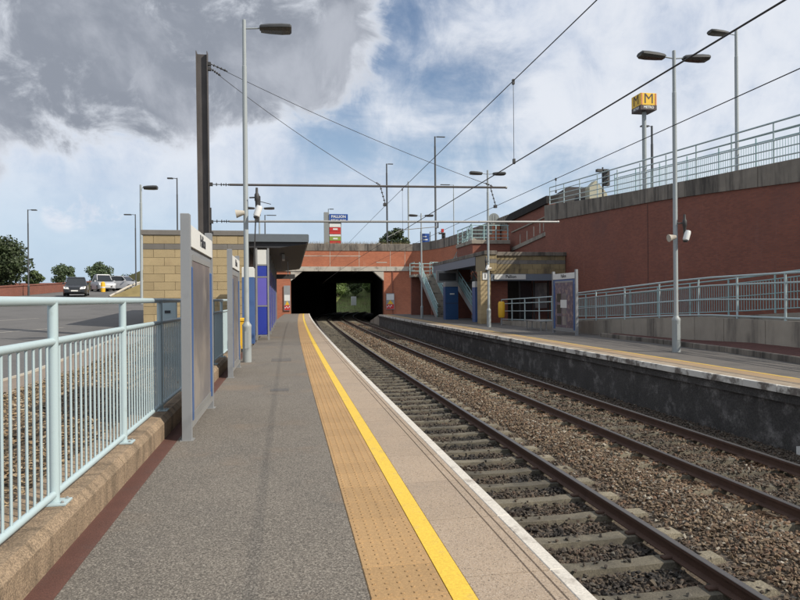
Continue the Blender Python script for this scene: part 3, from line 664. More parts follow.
# ramp concrete wall & its railings
RP = [(4.0, 12.2), (9.0, 12.5), (15.5, 13.0), (19.7, 13.4), (25.6, 13.0), (31, 13.0), (38.6, 13.0)]
RZ = [(4, 0.93), (19.7, 0.92), (25.6, 0.62), (31, 0.36), (38.6, 0.22)]
rx = lambda y: interp(RP, y); rz = lambda y: interp(RZ, y)
RWL = empty('ramp_wall', (13, 15, 0), label='low weathered concrete wall of the access ramp on the opposite platform', category='wall')
brk = [4, 6.4, 8.8, 11.2, 13.6, 16.0, 18.0, 19.7, 21.9, 24.0, 26.2, 28.4, 30.6, 33, 35.6, 38.6]
for a, b_ in zip(brk, brk[1:]):
    a2, b2 = a+0.012, b_-0.012
    mb = MB(); mb.sweep([[(rx(y), y, -0.05), (rx(y)+0.25, y, -0.05), (rx(y)+0.25, y, rz(y)), (rx(y), y, rz(y))] for y in (a2, b2)]); mb.build('concrete_panel', conc, RWL)
mb = MB(); mb.sweep([[(rx(y)+0.25, y, rz(y)-0.12), (18.0, y, rz(y)-0.1)] for y in brk], closed=False, cap=False)
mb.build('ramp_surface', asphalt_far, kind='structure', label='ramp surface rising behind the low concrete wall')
pf = [8.9, 11.1, 13.2, 15.3, 17.45, 19.6, 21.7, 23.9, 26.1, 28.3, 30.4, 32.5, 34.6, 36.7, 38.6]
fence('ramp_railing', lambda y: (rx(y)+0.1, y, rz(y)), lambda y: rz(y)+1.28, pf, [(1.0, 0.032), (0.80, 0.026), (0.45, 0.022), (0.06, 0.028)], mint_mid,
      'pale blue green railing on top of the low concrete ramp wall')
BZ = [(4, 2.4), (13, 1.35), (20, 0.95), (30, 0.55), (38, 0.3)]
fence('ramp_railing', lambda y: (15.2, y, interp(BZ, y)), lambda y: interp(BZ, y)+1.25, [5+i*2.2 for i in range(15)], [(1.0, 0.026), (0.86, 0.02), (0.5, 0.016), (0.10, 0.02)], mint_far,
      'second ramp railing with close upright bars, sloping down in front of the dark red wall', baluster=(0.1, 0.86, 0.13), stuff=True)
mb = MB(); mb.sweep([[(15.15, y, 0.0), (18.0, y, 0.0), (18.0, y, interp(BZ, y)-0.02), (15.15, y, interp(BZ, y)-0.02)] for y in ys(4, 38, 3)])
mb.build('upper_ramp', conc, kind='structure', label='upper flight of the ramp along the dark red wall')

# ================================================================== BRIDGE AND TUNNEL
BR = empty('railway_bridge', (6, 78, 0), label='orange red brick bridge over the tunnel mouth with pale concrete beam', category='bridge')
Y0 = 78.0
ZPB, ZPT = 7.45, 8.3
# brick face: left pier, above the lintel, right pier
MB().box(-12, 0.47, Y0, Y0+1.0, -1.3, 5.0).build('brick_pier', brick_red, BR)
MB().box(11.6, 15.2, Y0, Y0+1.0, -1.3, 5.0).build('brick_pier', brick_red, BR)
MB().box(-12, 15.2, Y0, Y0+1.0, 5.55, ZPB).build('brick_spandrel', brick_red, BR)
for a, b_ in ((-12, -6.1), (-6.08, -0.3), (-0.28, 3.7), (3.72, 7.7), (7.72, 11.9), (11.92, 15.2)):
    MB().box(a, b_, Y0-0.12, Y0+1.0, 5.003, 5.547).build('concrete_beam', lintel_m, BR)
# chamfered corners of the opening
MB().prism([(0.472, 3.84), (1.9, 4.998), (0.472, 4.998)], lambda x, z: (x, Y0-0.05, z), lambda x, z: (x, Y0+1.0, z)).build('corner_haunch', lintel_m, BR)
MB().prism([(11.598, 3.84), (11.598, 4.998), (10.3, 4.998)], lambda x, z: (x, Y0-0.05, z), lambda x, z: (x, Y0+1.0, z)).build('corner_haunch', lintel_m, BR)
for xj in (1.3, 5.1, 8.6, 12.4, 14.2):
    MB().box(xj, xj+0.05, Y0-0.01, Y0, 5.56, ZPB-0.02).build('movement_joint', lintel_m, BR)
MB().box(1.5, 8.8, Y0-0.015, Y0, 6.78, 6.86).build('lime_streak', lintel_m, BR)
MB().box(10.7, 12.0, Y0-0.014, Y0, 6.0, 6.10).build('lime_streak', lintel_m, BR)
MB().box(12.65, 12.75, Y0-0.10, Y0, -0.3, 4.99).build('drain_pipe', brick_brown, BR)
# curved wing wall up to the street wall
wing = []
c0 = [(15.2, 78.0), (16.2, 77.3), (17.0, 75.8), (17.6, 73.5), (17.95, 70.5), (18.15, 67), (18.3, 63), (18.4, 58), (18.4, 52.2)]
WW = empty('wing_wall', (17, 72, 0), label='curved red brick wing wall rising from the bridge to the steps', category='wall')
def wallstrip(pts, z0, z1, th, mtl, name, parent):
    rows = []
    for i, (x, y) in enumerate(pts):
        a = Vector(pts[max(i-1, 0)]); b = Vector(pts[min(i+1, len(pts)-1)]); d = (b-a).normalized(); nrm = Vector((-d.y, d.x))
        rows.append([(x, y, z0), (x+nrm.x*th, y+nrm.y*th, z0), (x+nrm.x*th, y+nrm.y*th, z1), (x, y, z1)])
    return MB().sweep(rows).build(name, mtl, parent)
wallstrip(c0, -0.1, ZPB, 0.4, brick_red, 'brick_face', WW)
for i in range(len(c0)-1):
    a, b_ = Vector(c0[i]), Vector(c0[i+1]); d = (b_-a).normalized(); nn = Vector((d.y, -d.x))*0.06
    wallstrip([tuple(a+nn+d*0.01), tuple(b_+nn-d*0.01)], ZPB+0.003, ZPT+0.1+i*0.03, 0.55, conc_dark, 'coping_panel', WW)
x = -12
while x < 15.1:
    MB().box(x+0.01, min(x+2.4, 15.2)-0.01, Y0-0.06, Y0+0.5, ZPB+0.003, ZPT, ch=0.04).build('coping_panel', conc_dark, BR); x += 2.4
# tunnel lining
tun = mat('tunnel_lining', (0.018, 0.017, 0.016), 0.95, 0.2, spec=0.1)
MB().sweep([[(x+sh(y)-1.02, y, -1.3) for x in (-1, 13)] for y in ys(76, 133, 4)], closed=False, cap=False).build('tunnel_floor', tun, BR)
def tl(x, z):
    return [(x+(sh(y)-1.02), y, z) for y in ys(79, 132, 4)]
prof_o = [(-0.2, -1.4), (0.44, -1.4), (0.44, 5.05), (11.63, 5.05), (11.63, -1.4), (12.2, -1.4), (12.2, 5.6), (-0.2, 5.6)]
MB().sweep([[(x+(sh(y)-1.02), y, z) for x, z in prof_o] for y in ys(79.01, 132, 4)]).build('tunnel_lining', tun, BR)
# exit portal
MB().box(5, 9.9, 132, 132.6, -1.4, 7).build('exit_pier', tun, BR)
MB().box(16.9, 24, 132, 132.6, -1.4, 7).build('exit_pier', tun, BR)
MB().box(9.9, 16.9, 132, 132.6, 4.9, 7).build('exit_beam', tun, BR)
# deck on top
mb = MB(); mb.box(-12, 18.2, 79.0, 131.9, 6.9, 7.2).build('bridge_deck', grass_ground, kind='structure', label='rough grass on top of the tunnel behind the parapet')
mb = MB(); mb.prism([(-12, 7.2), (-12, -1), (-26, -1), (-26, 3.2), (-18, 4.4)], lambda x, z: (x, 78.5, z), lambda x, z: (x, 132, z)); mb.build('embankment', grass_ground, kind='structure', label='grass embankment beside the bridge')

# beyond the tunnel
mb = MB(); mb.sweep([[(-3, y, z), (60, y, z)] for y, z in ((131, -1.3), (142, -1.25), (150, 0.2), (162, 4.0), (175, 5), (400, 6), (1500, 6))], closed=False, cap=False)
grass_m = mat('bank_grass', (0.17, 0.21, 0.06), 0.95, 0.3, 0.8, bump=0.5, bs=6, col2=(0.16, 0.15, 0.06), c2s=0.5, c2=(0.45, 0.65))
mb.build('bank', grass_m, kind='structure', label='green bank beyond the far end of the tunnel')
MB().box(14.0, 15.1, 143, 143.8, 0.3, 2.2, ch=0.05).build('equipment_cabinet', white_m, label='pale trackside cabinet seen through the far end of the tunnel', category='cabinet')

# ================================================================== FOLIAGE
def leaf_mat(name, c):
    mt = bpy.data.materials.new(name); mt.use_nodes = True; t = mt.node_tree; b = t.nodes['Principled BSDF']
    geo = N(t, 'ShaderNodeNewGeometry')
    cc = mixc(t, geo.outputs['Random Per Island'], tuple(x*0.55 for x in c), tuple(min(1, x*1.5) for x in c))
    t.links.new(cc, b.inputs['Base Color']); b.inputs['Roughness'].default_value = 0.6
    tr = N(t, 'ShaderNodeBsdfTranslucent'); t.links.new(cc, tr.inputs[0]); mx = N(t, 'ShaderNodeMixShader'); mx.inputs[0].default_value = 0.25
    o = t.nodes['Material Output']; t.links.new(b.outputs[0], mx.inputs[1]); t.links.new(tr.outputs[0], mx.inputs[2]); t.links.new(mx.outputs[0], o.inputs[0])
    return mt
leaf_dark = leaf_mat('dark_leaves', (0.045, 0.065, 0.024)); leaf_mid = leaf_mat('mid_leaves', (0.075, 0.105, 0.038))
leaf_dry = leaf_mat('dry_leaves', (0.20, 0.15, 0.07)); leaf_far = leaf_mat('far_leaves', (0.085, 0.12, 0.06)); leaf_bright = leaf_mat('bright_leaves', (0.14, 0.20, 0.055))
def leaves(centers, radii, n, size, name, mtl, parent=None, squash=0.8, **kw):
    C_ = np.array(centers); rr = np.array(radii); w = rr**2/np.sum(rr**2)
    k = rng.choice(len(rr), n, p=w)
    d = rng.normal(size=(n, 3)); d /= np.linalg.norm(d, axis=1)[:, None]
    rad = rr[k]*rng.uniform(0.35, 1.08, n)**0.6
    P = C_[k] + d*rad[:, None]*np.array([1, 1, squash])
    a = rng.normal(size=(n, 3)); a /= np.linalg.norm(a, axis=1)[:, None]
    b = np.cross(a, d+rng.normal(size=(n, 3))*0.6); b /= np.linalg.norm(b, axis=1)[:, None]
    s_ = (size*rng.uniform(0.6, 1.4, n))[:, None]
    V = np.stack([P-a*s_, P-b*s_*0.6, P+a*s_, P+b*s_*0.6], 1).reshape(-1, 3)
    me = bpy.data.meshes.new(name); me.from_pydata(V.tolist(), [], (np.arange(n*4).reshape(-1, 4)).tolist()); me.materials.append(mtl)
    o = bpy.data.objects.new(name, me); COL.objects.link(o)
    if parent is not None: adopt(o, parent)
    return props(o, **kw)
def tree(x, y, z, h, w, n, size, mtl, label, group=None, name='broadleaf_tree', crown0=0.25, seed=0, sq=0.85, clumps=16):
    rr = random.Random(seed)
    e = empty(name, (x, y, z), label=label, category='tree', group=group)
    cs, rs = [], []
    ch = h*(1-crown0)
    for i in range(clumps):
        a = rr.uniform(0, 6.283); t = rr.uniform(0.05, 0.95); prof = math.sin(math.pi*min(1, 0.15+t*0.85))**0.6
        r_ = rr.uniform(0.1, 0.72)*w/2*prof
        cs.append((x+math.cos(a)*r_, y+math.sin(a)*r_, z+h*crown0+ch*(0.12+0.76*t))); rs.append(rr.uniform(0.16, 0.30)*w/2*1.3)
    mb = MB(); mb.tube([(x, y, z-0.2), (x+0.05*h*rr.uniform(-0.5, 0.5), y, z+h*0.45), (x, y, z+h*0.8)], 0.035*h*0.6, 8, r1=0.008*h)
    for c in cs[:9]:
        b0 = Vector((x, y, z+h*rr.uniform(0.22, 0.5))); mb.tube([b0, (b0+Vector(c))/2+Vector((0, 0, 0.03*h)), c], 0.011*h, 5, r1=0.003*h)
    mb.build('trunk', bark_m, e)
    leaves(cs, rs, n, size, 'crown', mtl, e, squash=sq)
    return e
tree(-29.3, 74, zl(74)-0.3, 5.5, 8.8, 9000, 0.16, leaf_dark, 'large dark green tree at the far left of the car park', seed=3, crown0=0.2, clumps=26)
tree(-29.9, 84, zl(84), 2.6, 2.6, 1500, 0.14, leaf_mid, 'small green bush like tree just right of the large dark tree', seed=4, crown0=0.1)
tree(-30.6, 96, zl(96), 2.4, 0.9, 500, 0.12, leaf_dark, 'thin dark conifer between the small bushy tree and the round trees', seed=5, crown0=0.05, name='conifer_tree')
tree(-35.2, 112, 3.9, 4.0, 4.6, 2600, 0.17, leaf_far, 'rounded green tree behind the black car', seed=6, crown0=0.12)
tree(-32.6, 122, 3.9, 4.6, 6.0, 3200, 0.18, leaf_far, 'wider grey green tree behind the silver car', seed=8, crown0=0.12)
tree(-33.5, 150, 3.9, 3.6, 8.0, 3000, 0.2, leaf_far, 'low tree line segment left of the thin aerial pole', seed=9, crown0=0.05)
tree(-26, 145, 3.9, 4.0, 9.0, 3000, 0.2, leaf_mid, 'low bushy tree behind the blue cars', seed=10, crown0=0.05)
tree(14.3, 86, 7.2, 3.9, 4.6, 2600, 0.16, leaf_dark, 'dark bushy tree growing behind the bridge parapet', seed=11, crown0=0.08, clumps=18)
tree(12.6, 85, 7.2, 2.4, 2.6, 900, 0.14, leaf_mid, 'small shrubby sapling just left of the dark bridge tree', seed=12, crown0=0.05)
tree(6.3, 84, 7.2, 2.0, 1.6, 700, 0.10, leaf_dry, 'brownish shrub at the foot of the retail park sign', seed=13, crown0=0.05, name='shrub')
for i, (x, y, h, w) in enumerate([(8.0, 152, 5.5, 6), (12, 156, 6.0, 7), (16.2, 156, 5.0, 4.5), (20, 160, 2.4, 5), (24.5, 162, 2.6, 6)]):
    tree(x, y, 0.4+(y-150)*0.3, h, w, 2600, 0.2, leaf_bright if i % 2 else leaf_mid, ['bright green tree at the left of the tunnel end opening', 'leafy green tree behind the trackside cabinet', 'tall green tree near the middle of the tunnel end opening', 'low green tree on the grassy bank right of the tunnel end opening', 'rounded green tree farthest right beyond the tunnel'][i], seed=20+i, crown0=0.02)
# dry grasses behind the parapet
def tufts(name, x0, x1, y0, y1, zf, n, hmin, hmax, mtl, **kw):
    V = []; Fc = []
    for i in range(n):
        x = random.uniform(x0, x1); y = random.uniform(y0, y1); z = zf(x, y); h = random.uniform(hmin, hmax); w = 0.012+h*0.02
        a = random.uniform(0, 6.28); lx, ly = random.uniform(-.3, .3)*h, random.uniform(-.3, .3)*h; o = len(V)
        V += [(x-w*math.cos(a), y-w*math.sin(a), z), (x+w*math.cos(a), y+w*math.sin(a), z), (x+lx, y+ly, z+h)]; Fc.append((o, o+1, o+2))
    me = bpy.data.meshes.new(name); me.from_pydata(V, [], Fc); me.materials.append(mtl)
    o = bpy.data.objects.new(name, me); COL.objects.link(o); return props(o, kind='stuff', **kw)
tufts('dry_grass', 0, 15, 78.7, 82, lambda x, y: 7.15, 5000, 0.9, 1.7, leaf_dry, label='tall dry grass behind the bridge parapet')
tufts('weeds', 21.0, 23.5, -5, 34, lambda x, y: interp(ZC, y)-0.4, 9000, 0.5, 1.25, leaf_mid, label='green weeds behind the inner street railing')
tufts('bank_grass', -2, 40, 140, 170, lambda x, y: -1.2+(y-142)*0.24, 6000, 0.3, 0.9, leaf_bright, label='long grass on the bank beyond the tunnel')

# ================================================================== NEAR RAILING
posts = [-0.85, 1.0, 2.85, 4.70, 6.58, 8.42, 10.2]
fence('platform_railing', lambda y: (-1.55, y, 0.25), lambda y: 1.605, posts,
      [(1.0, 0.030), (0.80, 0.026), (0.045, 0.024)], mint, 'pale mint tubular railing nearest the camera, on the brown concrete kerb',
      baluster=(0.05, 0.80, 0.115), top_r=0.03, post_r=0.033, plates=True, group='mint railings along the platform kerb')
fence('platform_railing', lambda y: (-1.55, y, 0.25), lambda y: 1.605, [10.75, 12.4, 14.3, 16.1, 18.0, 19.9],
      [(1.0, 0.030), (0.80, 0.026), (0.045, 0.024)], mint, 'further length of mint railing behind the grey poster totems',
      baluster=(0.05, 0.80, 0.115), top_r=0.03, post_r=0.033, plates=True, group='mint railings along the platform kerb')
e = empty('lock_box', (-1.72, 10.1, 1.30), label='small mint metal box fixed at the end of the first railing', category='lock box')
MB().box(-1.86, -1.62, 10.06, 10.16, 1.28, 1.60, ch=0.01).build('body', mint, e)
MB().box(-1.78, -1.70, 10.05, 10.058, 1.42, 1.46).build('keyhole_plate', ink, e)

# ================================================================== POSTER TOTEMS
def totem(x, y0, L, fs, label, poster, H=2.60):
    """fs = side the public sees (+1: faces +x)"""
    e = empty('poster_totem', (x, y0, 0), label=label, category='poster totem', group='grey station poster totems')
    for yp in (y0, y0+L-0.12):
        MB().box(x-0.05, x+0.05, yp, yp+0.12, 0.0, H, ch=0.006).build('post', grey_post, e)
        MB().box(x-0.075, x+0.075, yp-0.02, yp+0.14, 0.0, 0.008).build('foot_plate', galv, e)
    a, b_ = y0+0.122, y0+L-0.122
    MB().box(x-0.047, x+0.047, a, b_, 0.12, 0.20).build('bottom_rail', galv, e)
    MB().box(x-0.03, x+0.03, a, b_, 0.202, H-0.38).build('back_panel', grey_post if poster is perspex else blue_case, e)
    for q in (a+0.05, b_-0.13):
        MB().box(x-0.052, x+0.052, q, q+0.08, 0.203, H-0.60, ch=0.01).build('case_edge', blue_case, e)
    q0, q1 = a+0.2, b_-0.2
    MB().box(x-0.045, x+0.045, q0, q1, H-0.52, H-0.45).build('case_frame', galv, e)
    MB().box(x-0.045, x+0.045, q0, q1, 0.203, 0.28).build('case_frame', galv, e)
    p_ = MB().box(x-0.038, x+0.038, q0, q1, 0.282, H-0.522).build('poster', poster, e)
    if poster is poster_m:
        MB().box(x-0.042, x-0.0385, (q0+q1)/2-0.3, (q0+q1)/2+0.35, 1.15, 1.5).build('poster_label', header_w, p_)
        for k in range(9):
            yk = q0+0.1+(k % 3)*(q1-q0-0.2)/3; zk = 0.4+(k//3)*0.5
            MB().box(x-0.041, x-0.0385, yk, yk+0.45, zk, zk+0.38).build('photo', [poster_m, perspex, bark_m][k % 3], p_)
    MB().box(x-0.056, x+0.056, a, b_, H-0.37, H-0.12, ch=0.004).build('header', header_w, e)
    M = frame_M((x+fs*0.0565, (a+b_)/2 - 0.02, H-0.24), (0, fs, 0))
    text('Pallion', 0.21, ink, M, e, bold=0.003)
    return e
totem(-1.14, 7.72, 2.36, 1, 'nearest tall grey poster totem with white Pallion header beside the mint railing', perspex)
totem(-1.16, 13.8, 2.2, 1, 'second grey poster totem further along the near platform, before the lamp column', perspex, 2.66)
totem(12.0, 25.6, 2.5, -1, 'blue edged poster totem with collage poster on the opposite platform', poster_m, 2.78)

# ================================================================== LAMPS
def luminaire(mb_shell, mb_bowl, p, d, L=0.80, s=1.0):
    """flattened tapered lantern starting at p, pointing d"""
    d = Vector(d).normalized(); side = d.cross(Vector((0, 0, 1))).normalized(); upz = Vector((0, 0, 1))
    rows, rows2 = [], []
    for t, w, zt, zb in ((0, 0.085, 0.04, -0.045), (0.04, 0.105, 0.06, -0.06), (0.3, 0.14, 0.075, -0.07), (0.7, 0.165, 0.08, -0.078), (0.95, 0.16, 0.072, -0.07), (1.0, 0.13, 0.045, -0.05)):
        c = Vector(p)+d*(L*t)
        rows.append([c+side*w*s*cx+upz*(zt if cz > 0 else 0)*s*abs(cz)+upz*(zb*0.35 if cz < 0 else 0) for cx, cz in ((-1, -1), (-1, 0.35), (-0.55, 1), (0.55, 1), (1, 0.35), (1, -1))])
        rows2.append([c+side*w*s*cx*0.96+upz*(zb*0.36 if cz > 0 else zb*1.1)*s for cx, cz in ((-1, 1), (1, 1), (0.7, -1), (-0.7, -1))])
    mb_shell.sweep(rows); mb_bowl.sweep(rows2[1:])
def lamp(x, y, z0, zt, heads, label, L=0.8, arm=0.3, r=0.065, base_r=0.115, base_h=1.0, m=None, group=None, s=1.0, slim=False, name='street_lamp'):
    m = m or lamp_grey
    e = empty(name, (x, y, z0), label=label, category='street lamp', group=group)
    MB().lathe((x, y, z0), [(base_r, 0), (base_r, base_h-0.12), (base_r*1.04, base_h-0.1), (base_r*1.04, base_h-0.04), (r*1.1, base_h+0.03), (r, base_h+0.06), (r*0.92, zt-z0-1.2), (r*0.78, zt-z0-1.19), (r*0.75, zt-z0), (r*0.3, zt-z0+0.02)], 14).build('column', m, e, smooth=True)
    if base_h > 0.5:
        MB().box(x-0.045, x+0.045, y-base_r-0.004, y-base_r+0.01, z0+0.35, z0+0.8).build('access_door', m, e)
    for hx in heads:
        z = zt-0.22 if not slim else zt-0.04
        p0 = Vector((x+math.copysign(r*0.5, hx), y, z)); p1 = p0+Vector((math.copysign(arm, hx), 0, 0.03))
        MB().tube([p0, p1], 0.02 if not slim else 0.025, 6).build('arm', m, e)
        if slim:
            MB().box(min(p1.x, p1.x+math.copysign(L, hx)), max(p1.x, p1.x+math.copysign(L, hx)), y-0.13, y+0.13, z-0.03, z+0.06, ch=0.03).build('lantern', lamp_dark, e)
        else:
            a, b_ = MB(), MB(); luminaire(a, b_, p1, (math.copysign(1, hx), 0, 0.04), L, s)
            o = a.build('lantern', lamp_dark, e, smooth=True); b_.build('bowl', lamp_glass, o)
    return e
gp = 'platform lamp columns'; gd = 'double headed lamps on the opposite platform'
lamp(-1.03, 17.28, 0, 8.86, [1], 'tall grey lamp column with one lantern beside the second totem on the near platform', 0.82, 0.36, group=gp, s=1.25)
lamp(11.05, 17.1, 0, 8.68, [-1, 1], 'nearest double headed grey lamp column on the opposite platform', 0.78, 0.27, group=gd, s=1.1)
lamp(11.0, 34.6, 0, 8.68, [-1, 1], 'second double headed lamp column, standing by the buff stone pillar', 0.72, 0.27, group=gd, s=1.1)
lamp(10.9, 52.2, 0, 8.6, [-1, 1], 'furthest double headed lamp column, in front of the lower steps', 0.72, 0.27, group=gd, s=1.1)
lamp(-2.0, 50.4, 0, 8.75, [-1, 1], 'double headed lamp column rising behind the near platform shelter', 0.8, 0.3, group=gp, s=1.1)
lamp(-9.4, 45, zl(45), 9.25, [1], 'silver lamp column beside the left end of the buff stone building', 0.9, 0.12, base_h=0.3, r=0.09, base_r=0.12, s=1.6)
ca = 'slim dark lamp columns round the car park'
lamp(-13.0, 60, zl(60), 9.2, [-1], 'slim dark lamp column just left of the silver lamp, lantern to the left', 0.6, 0.3, 0.06, 0.09, 0.9, pole_dark, ca, slim=True)
lamp(-7.9, 50, zl(50), 10.65, [-1], 'slim dark lamp column showing above the first poster totem', 0.4, 0.25, 0.06, 0.08, 0.9, pole_dark, ca, slim=True)
lamp(-22.4, 62, zl(62), 9.75, [1], 'slim dark lamp column standing at the right edge of the large dark tree', 0.45, 0.25, 0.06, 0.09, 0.9, pole_dark, ca, slim=True)
cb = 'slim dark road lamps above the bridge'
lamp(-2.9, 92, 7.2, 13.4, [1], 'dark road lamp just left of the double lamp above the shelter roof', 1.3, 0.2, 0.09, 0.12, 0.9, pole_dark, cb, slim=True)
lamp(18.8, 81, 7.6, 22.3, [1], 'tallest dark road lamp left of the double platform lamps', 1.1, 0.15, 0.13, 0.18, 1.0, pole_dark, cb, slim=True)
lamp(13.15, 85, 7.2, 19.5, [1], 'dark road lamp rising directly out of the dark bushy tree on the bridge', 0.7, 0.1, 0.12, 0.16, 1.0, pole_dark, cb, slim=True)
lamp(18.3, 97, 7.2, 19.4, [], 'headless grey pole between the two tallest dark road lamps', 0.6, 0.1, 0.14, 0.18, 1.0, lamp_grey, None, slim=True, name='signal_pole')
lamp(22.5, 86, 7.6, 17.1, [-1], 'pale road lamp between the tallest road lamp and the second double lamp', 1.3, 0.5, 0.07, 0.1, 0.9, lamp_grey, None, slim=True)
lamp(6.05, 95, 7.2, 14.8, [1], 'dark road lamp peeping out above the retail park sign', 0.6, 0.15, 0.06, 0.1, 0.9, pole_dark, cb, slim=True)
lamp(20.0, 26.2, interp(ZC, 26)-0.35, 13.55, [-1], 'single headed lamp column on the street above the dark red wall', 0.95, 0.35, 0.085, 0.10, 0.3, lamp_grey, None, s=1.3)
lamp(24.0, 39.7, interp(ZC, 39)-0.35, 12.95, [-1], 'short dark street lamp just right of the yellow cube sign pole', 0.55, 0.2, 0.09, 0.11, 0.9, pole_dark, None, slim=True)

def cctv(x, y, z, label, side=1):
    e = empty('camera_cluster', (x, y, z), label=label, category='camera')
    MB().tube([(x, y, z+0.35), (x+0.16*side, y-0.05, z+0.35)], 0.02, 6).build('bracket', black_steel, e)
    MB().lathe((x+0.19*side, y-0.06, z+0.0), [(0.035, -0.02), (0.045, 0.25), (0.06, 0.27), (0.06, 0.42), (0.035, 0.47), (0.03, 0.6)], 10).build('mount', black_steel, e, smooth=True)
    q = MB().lathe((0, 0, 0), [(0.06, 0), (0.085, 0.03), (0.085, 0.24), (0.07, 0.30)], 14); q.xf(Matrix.Translation((x+0.17*side, y-0.12, z-0.16)) @ Matrix.Rotation(R(18), 4, 'Y'))
    q.build('housing', white_m, e, smooth=True)
    MB().lathe((x+0.17*side, y-0.12, z-0.2), [(0.05, 0), (0.075, 0.05)], 12).build('dome', black_steel, e, smooth=True)
    q = MB().lathe((0, 0, 0), [(0.05, 0), (0.11, 0.22)], 12); q.xf(Matrix.Translation((x-0.12*side, y-0.1, z-0.05)) @ Matrix.Rotation(R(-100), 4, 'Y'))
    q.build('horn_speaker', lintel_m, e, smooth=True)
for a in ((-0.93, 17.2, 3.9, 'black and white camera mounted on the near platform lamp column', 1), (11.05, 17.0, 3.35, 'cream loudspeaker and camera on the nearest double lamp column', 1), (11.0, 34.5, 3.3, 'cream loudspeaker and camera on the lamp column by the stone pillar', -1)):
    cctv(*a)
e = empty('platform_signal', (-0.93, 20, 4.4), label='tall black bracketed fitting beside the near lamp column above the camera', category='platform fitting')
MB().box(-0.86, -0.76, 20.0, 20.12, 4.15, 4.75, ch=0.02).build('body', black_steel, e)
MB().box(-0.93, -0.80, 19.95, 20.08, 3.95, 4.30, ch=0.02).build('lower_box', black_steel, e)
MB().tube([(-0.86, 20.05, 4.6), (-0.45, 20.05, 4.5)], 0.012, 5).build('arm', black_steel, e)
MB().tube([(-0.97, 20.05, 2.6), (-0.90, 20.05, 4.2)], 0.02, 5).build('stem', black_steel, e)

# ================================================================== OVERHEAD LINE
e = empty('overhead_mast', (-2.3, 21, zl(21)), label='dark steel H section overhead line mast rising behind the first totem', category='overhead mast')
xb, xt, z0, z1 = -2.50, -2.54, zl(21)-0.05, 9.33
def lean(z): return xb+(xt-xb)*(z-z0)/(z1-z0)
for sx in (-0.17, 0.155):
    MB().sweep([[(lean(z)+sx, 20.86, z), (lean(z)+sx+0.018, 20.86, z), (lean(z)+sx+0.018, 21.14, z), (lean(z)+sx, 21.14, z)] for z in (z0, z1)]).build('flange', mast_m, e)
MB().sweep([[(lean(z)-0.151, 20.99, z), (lean(z)+0.154, 20.99, z), (lean(z)+0.154, 21.01, z), (lean(z)-0.151, 21.01, z)] for z in (z0, z1-0.06)]).build('web', mast_m, e)
for z in (3.7, 4.06, 5.23, 8.83, 8.98):
    MB().box(lean(z)+0.174, lean(z)+0.27, 20.94, 21.06, z-0.05, z+0.05).build('bracket', black_steel, e)
MB().box(lean(4.1)+0.175, lean(4.1)+0.22, 20.97, 21.03, 3.7, 4.5).build('bracket', black_steel, e)
def insul(a, b_, n=5, r=0.055):
    a, b_ = Vector(a), Vector(b_); mb = MB(); mb.tube([a, b_], 0.014, 6)
    d = (b_-a)
    for i in range(n):
        c = a+d*((i+0.8)/(n+0.6)); mb.tube([c-d.normalized()*0.012, c+d.normalized()*0.012], r, 8)
    return mb
def boom(z0_, z1_, x1, label):
    e = empty('boom', (-2.0, 21, z0_), label=label, category='overhead boom', group='horizontal steel booms carrying the overhead wires')
    xs_ = lean(z0_)+0.27
    MB().tube([(xs_+0.5, 21, z0_), (x1, 21, z1_)], 0.036, 8).build('tube', galv if z0_ < 5 else mast_m, e, smooth=True)
    insul((xs_, 21, z0_), (xs_+0.52, 21, z0_), 3, 0.05).build('insulator', black_steel, e)
    insul((xs_+0.28, 21, z0_), (xs_+0.60, 21, z0_), 4, 0.035).build('insulator', black_steel, e)
    MB().tube([(x1, 21, z1_), (x1+0.05, 21, z1_)], 0.045, 8).build('end_cap', galv, e)
boom(5.23, 5.33, 7.3, 'upper horizontal steel boom reaching over both tracks')
boom(4.08, 4.19, 9.15, 'lower, longer horizontal boom reaching over both tracks')
gs = 'thin stay wires from the mast head'
for zs, xe, zz, lb in ((8.98, 6.85, 5.36, 'upper thin stay wire running from the mast head to the end of the upper boom'), (8.83, 3.05, 5.30, 'lower thin stay wire running from the mast head to the middle of the upper boom')):
    e = empty('stay_wire', (-2.1, 21, zs), label=lb, category='stay wire', group=gs)
    a = Vector((lean(zs)+0.27, 21, zs)); b_ = Vector((xe, 21, zz)); d = (b_-a)
    mb = MB(); mb.tube([a+d*t - Vector((0, 0, 0.15*4*t*(1-t))) for t in np.linspace(0, 1, 14)], 0.009, 5); mb.build('wire', wire_m, e)
    insul(a, a+d*0.055, 4, 0.04).build('insulator', black_steel, e)
    insul(b_-d*0.03, b_, 3, 0.035).build('insulator', black_steel, e)
for xx, lb in ((3.15, 'insulator hanging from the upper boom over the near track'), (6.9, 'insulator hanging from the upper boom over the second track')):
    e = empty('hanger', (xx, 21, 5.3), label=lb, category='insulator', group='insulators hanging from the upper boom')
    insul((xx-0.12, 21, 5.30), (xx+0.03, 20.95, 4.72), 4, 0.035).build('insulator', black_steel, e)
    MB().box(xx-0.03, xx+0.07, 20.9, 21.0, 4.63, 4.73, ch=0.01).build('clamp', black_steel, e)
e = empty('pull_off_arm', (4.9, 21, 4.1), label='curved pull off arm under the lower boom holding the contact wire', category='pull off arm')
MB().tube([(4.95, 21, 4.14), (4.95, 21, 3.95), (4.88, 21, 3.92)], 0.025, 6).build('bracket', black_steel, e)
MB().tube([(4.92, 21, 3.98), (4.3, 21, 3.92), (3.7, 21, 3.86), (3.25, 21, 3.62)], 0.014, 6).build('arm', galv, e)
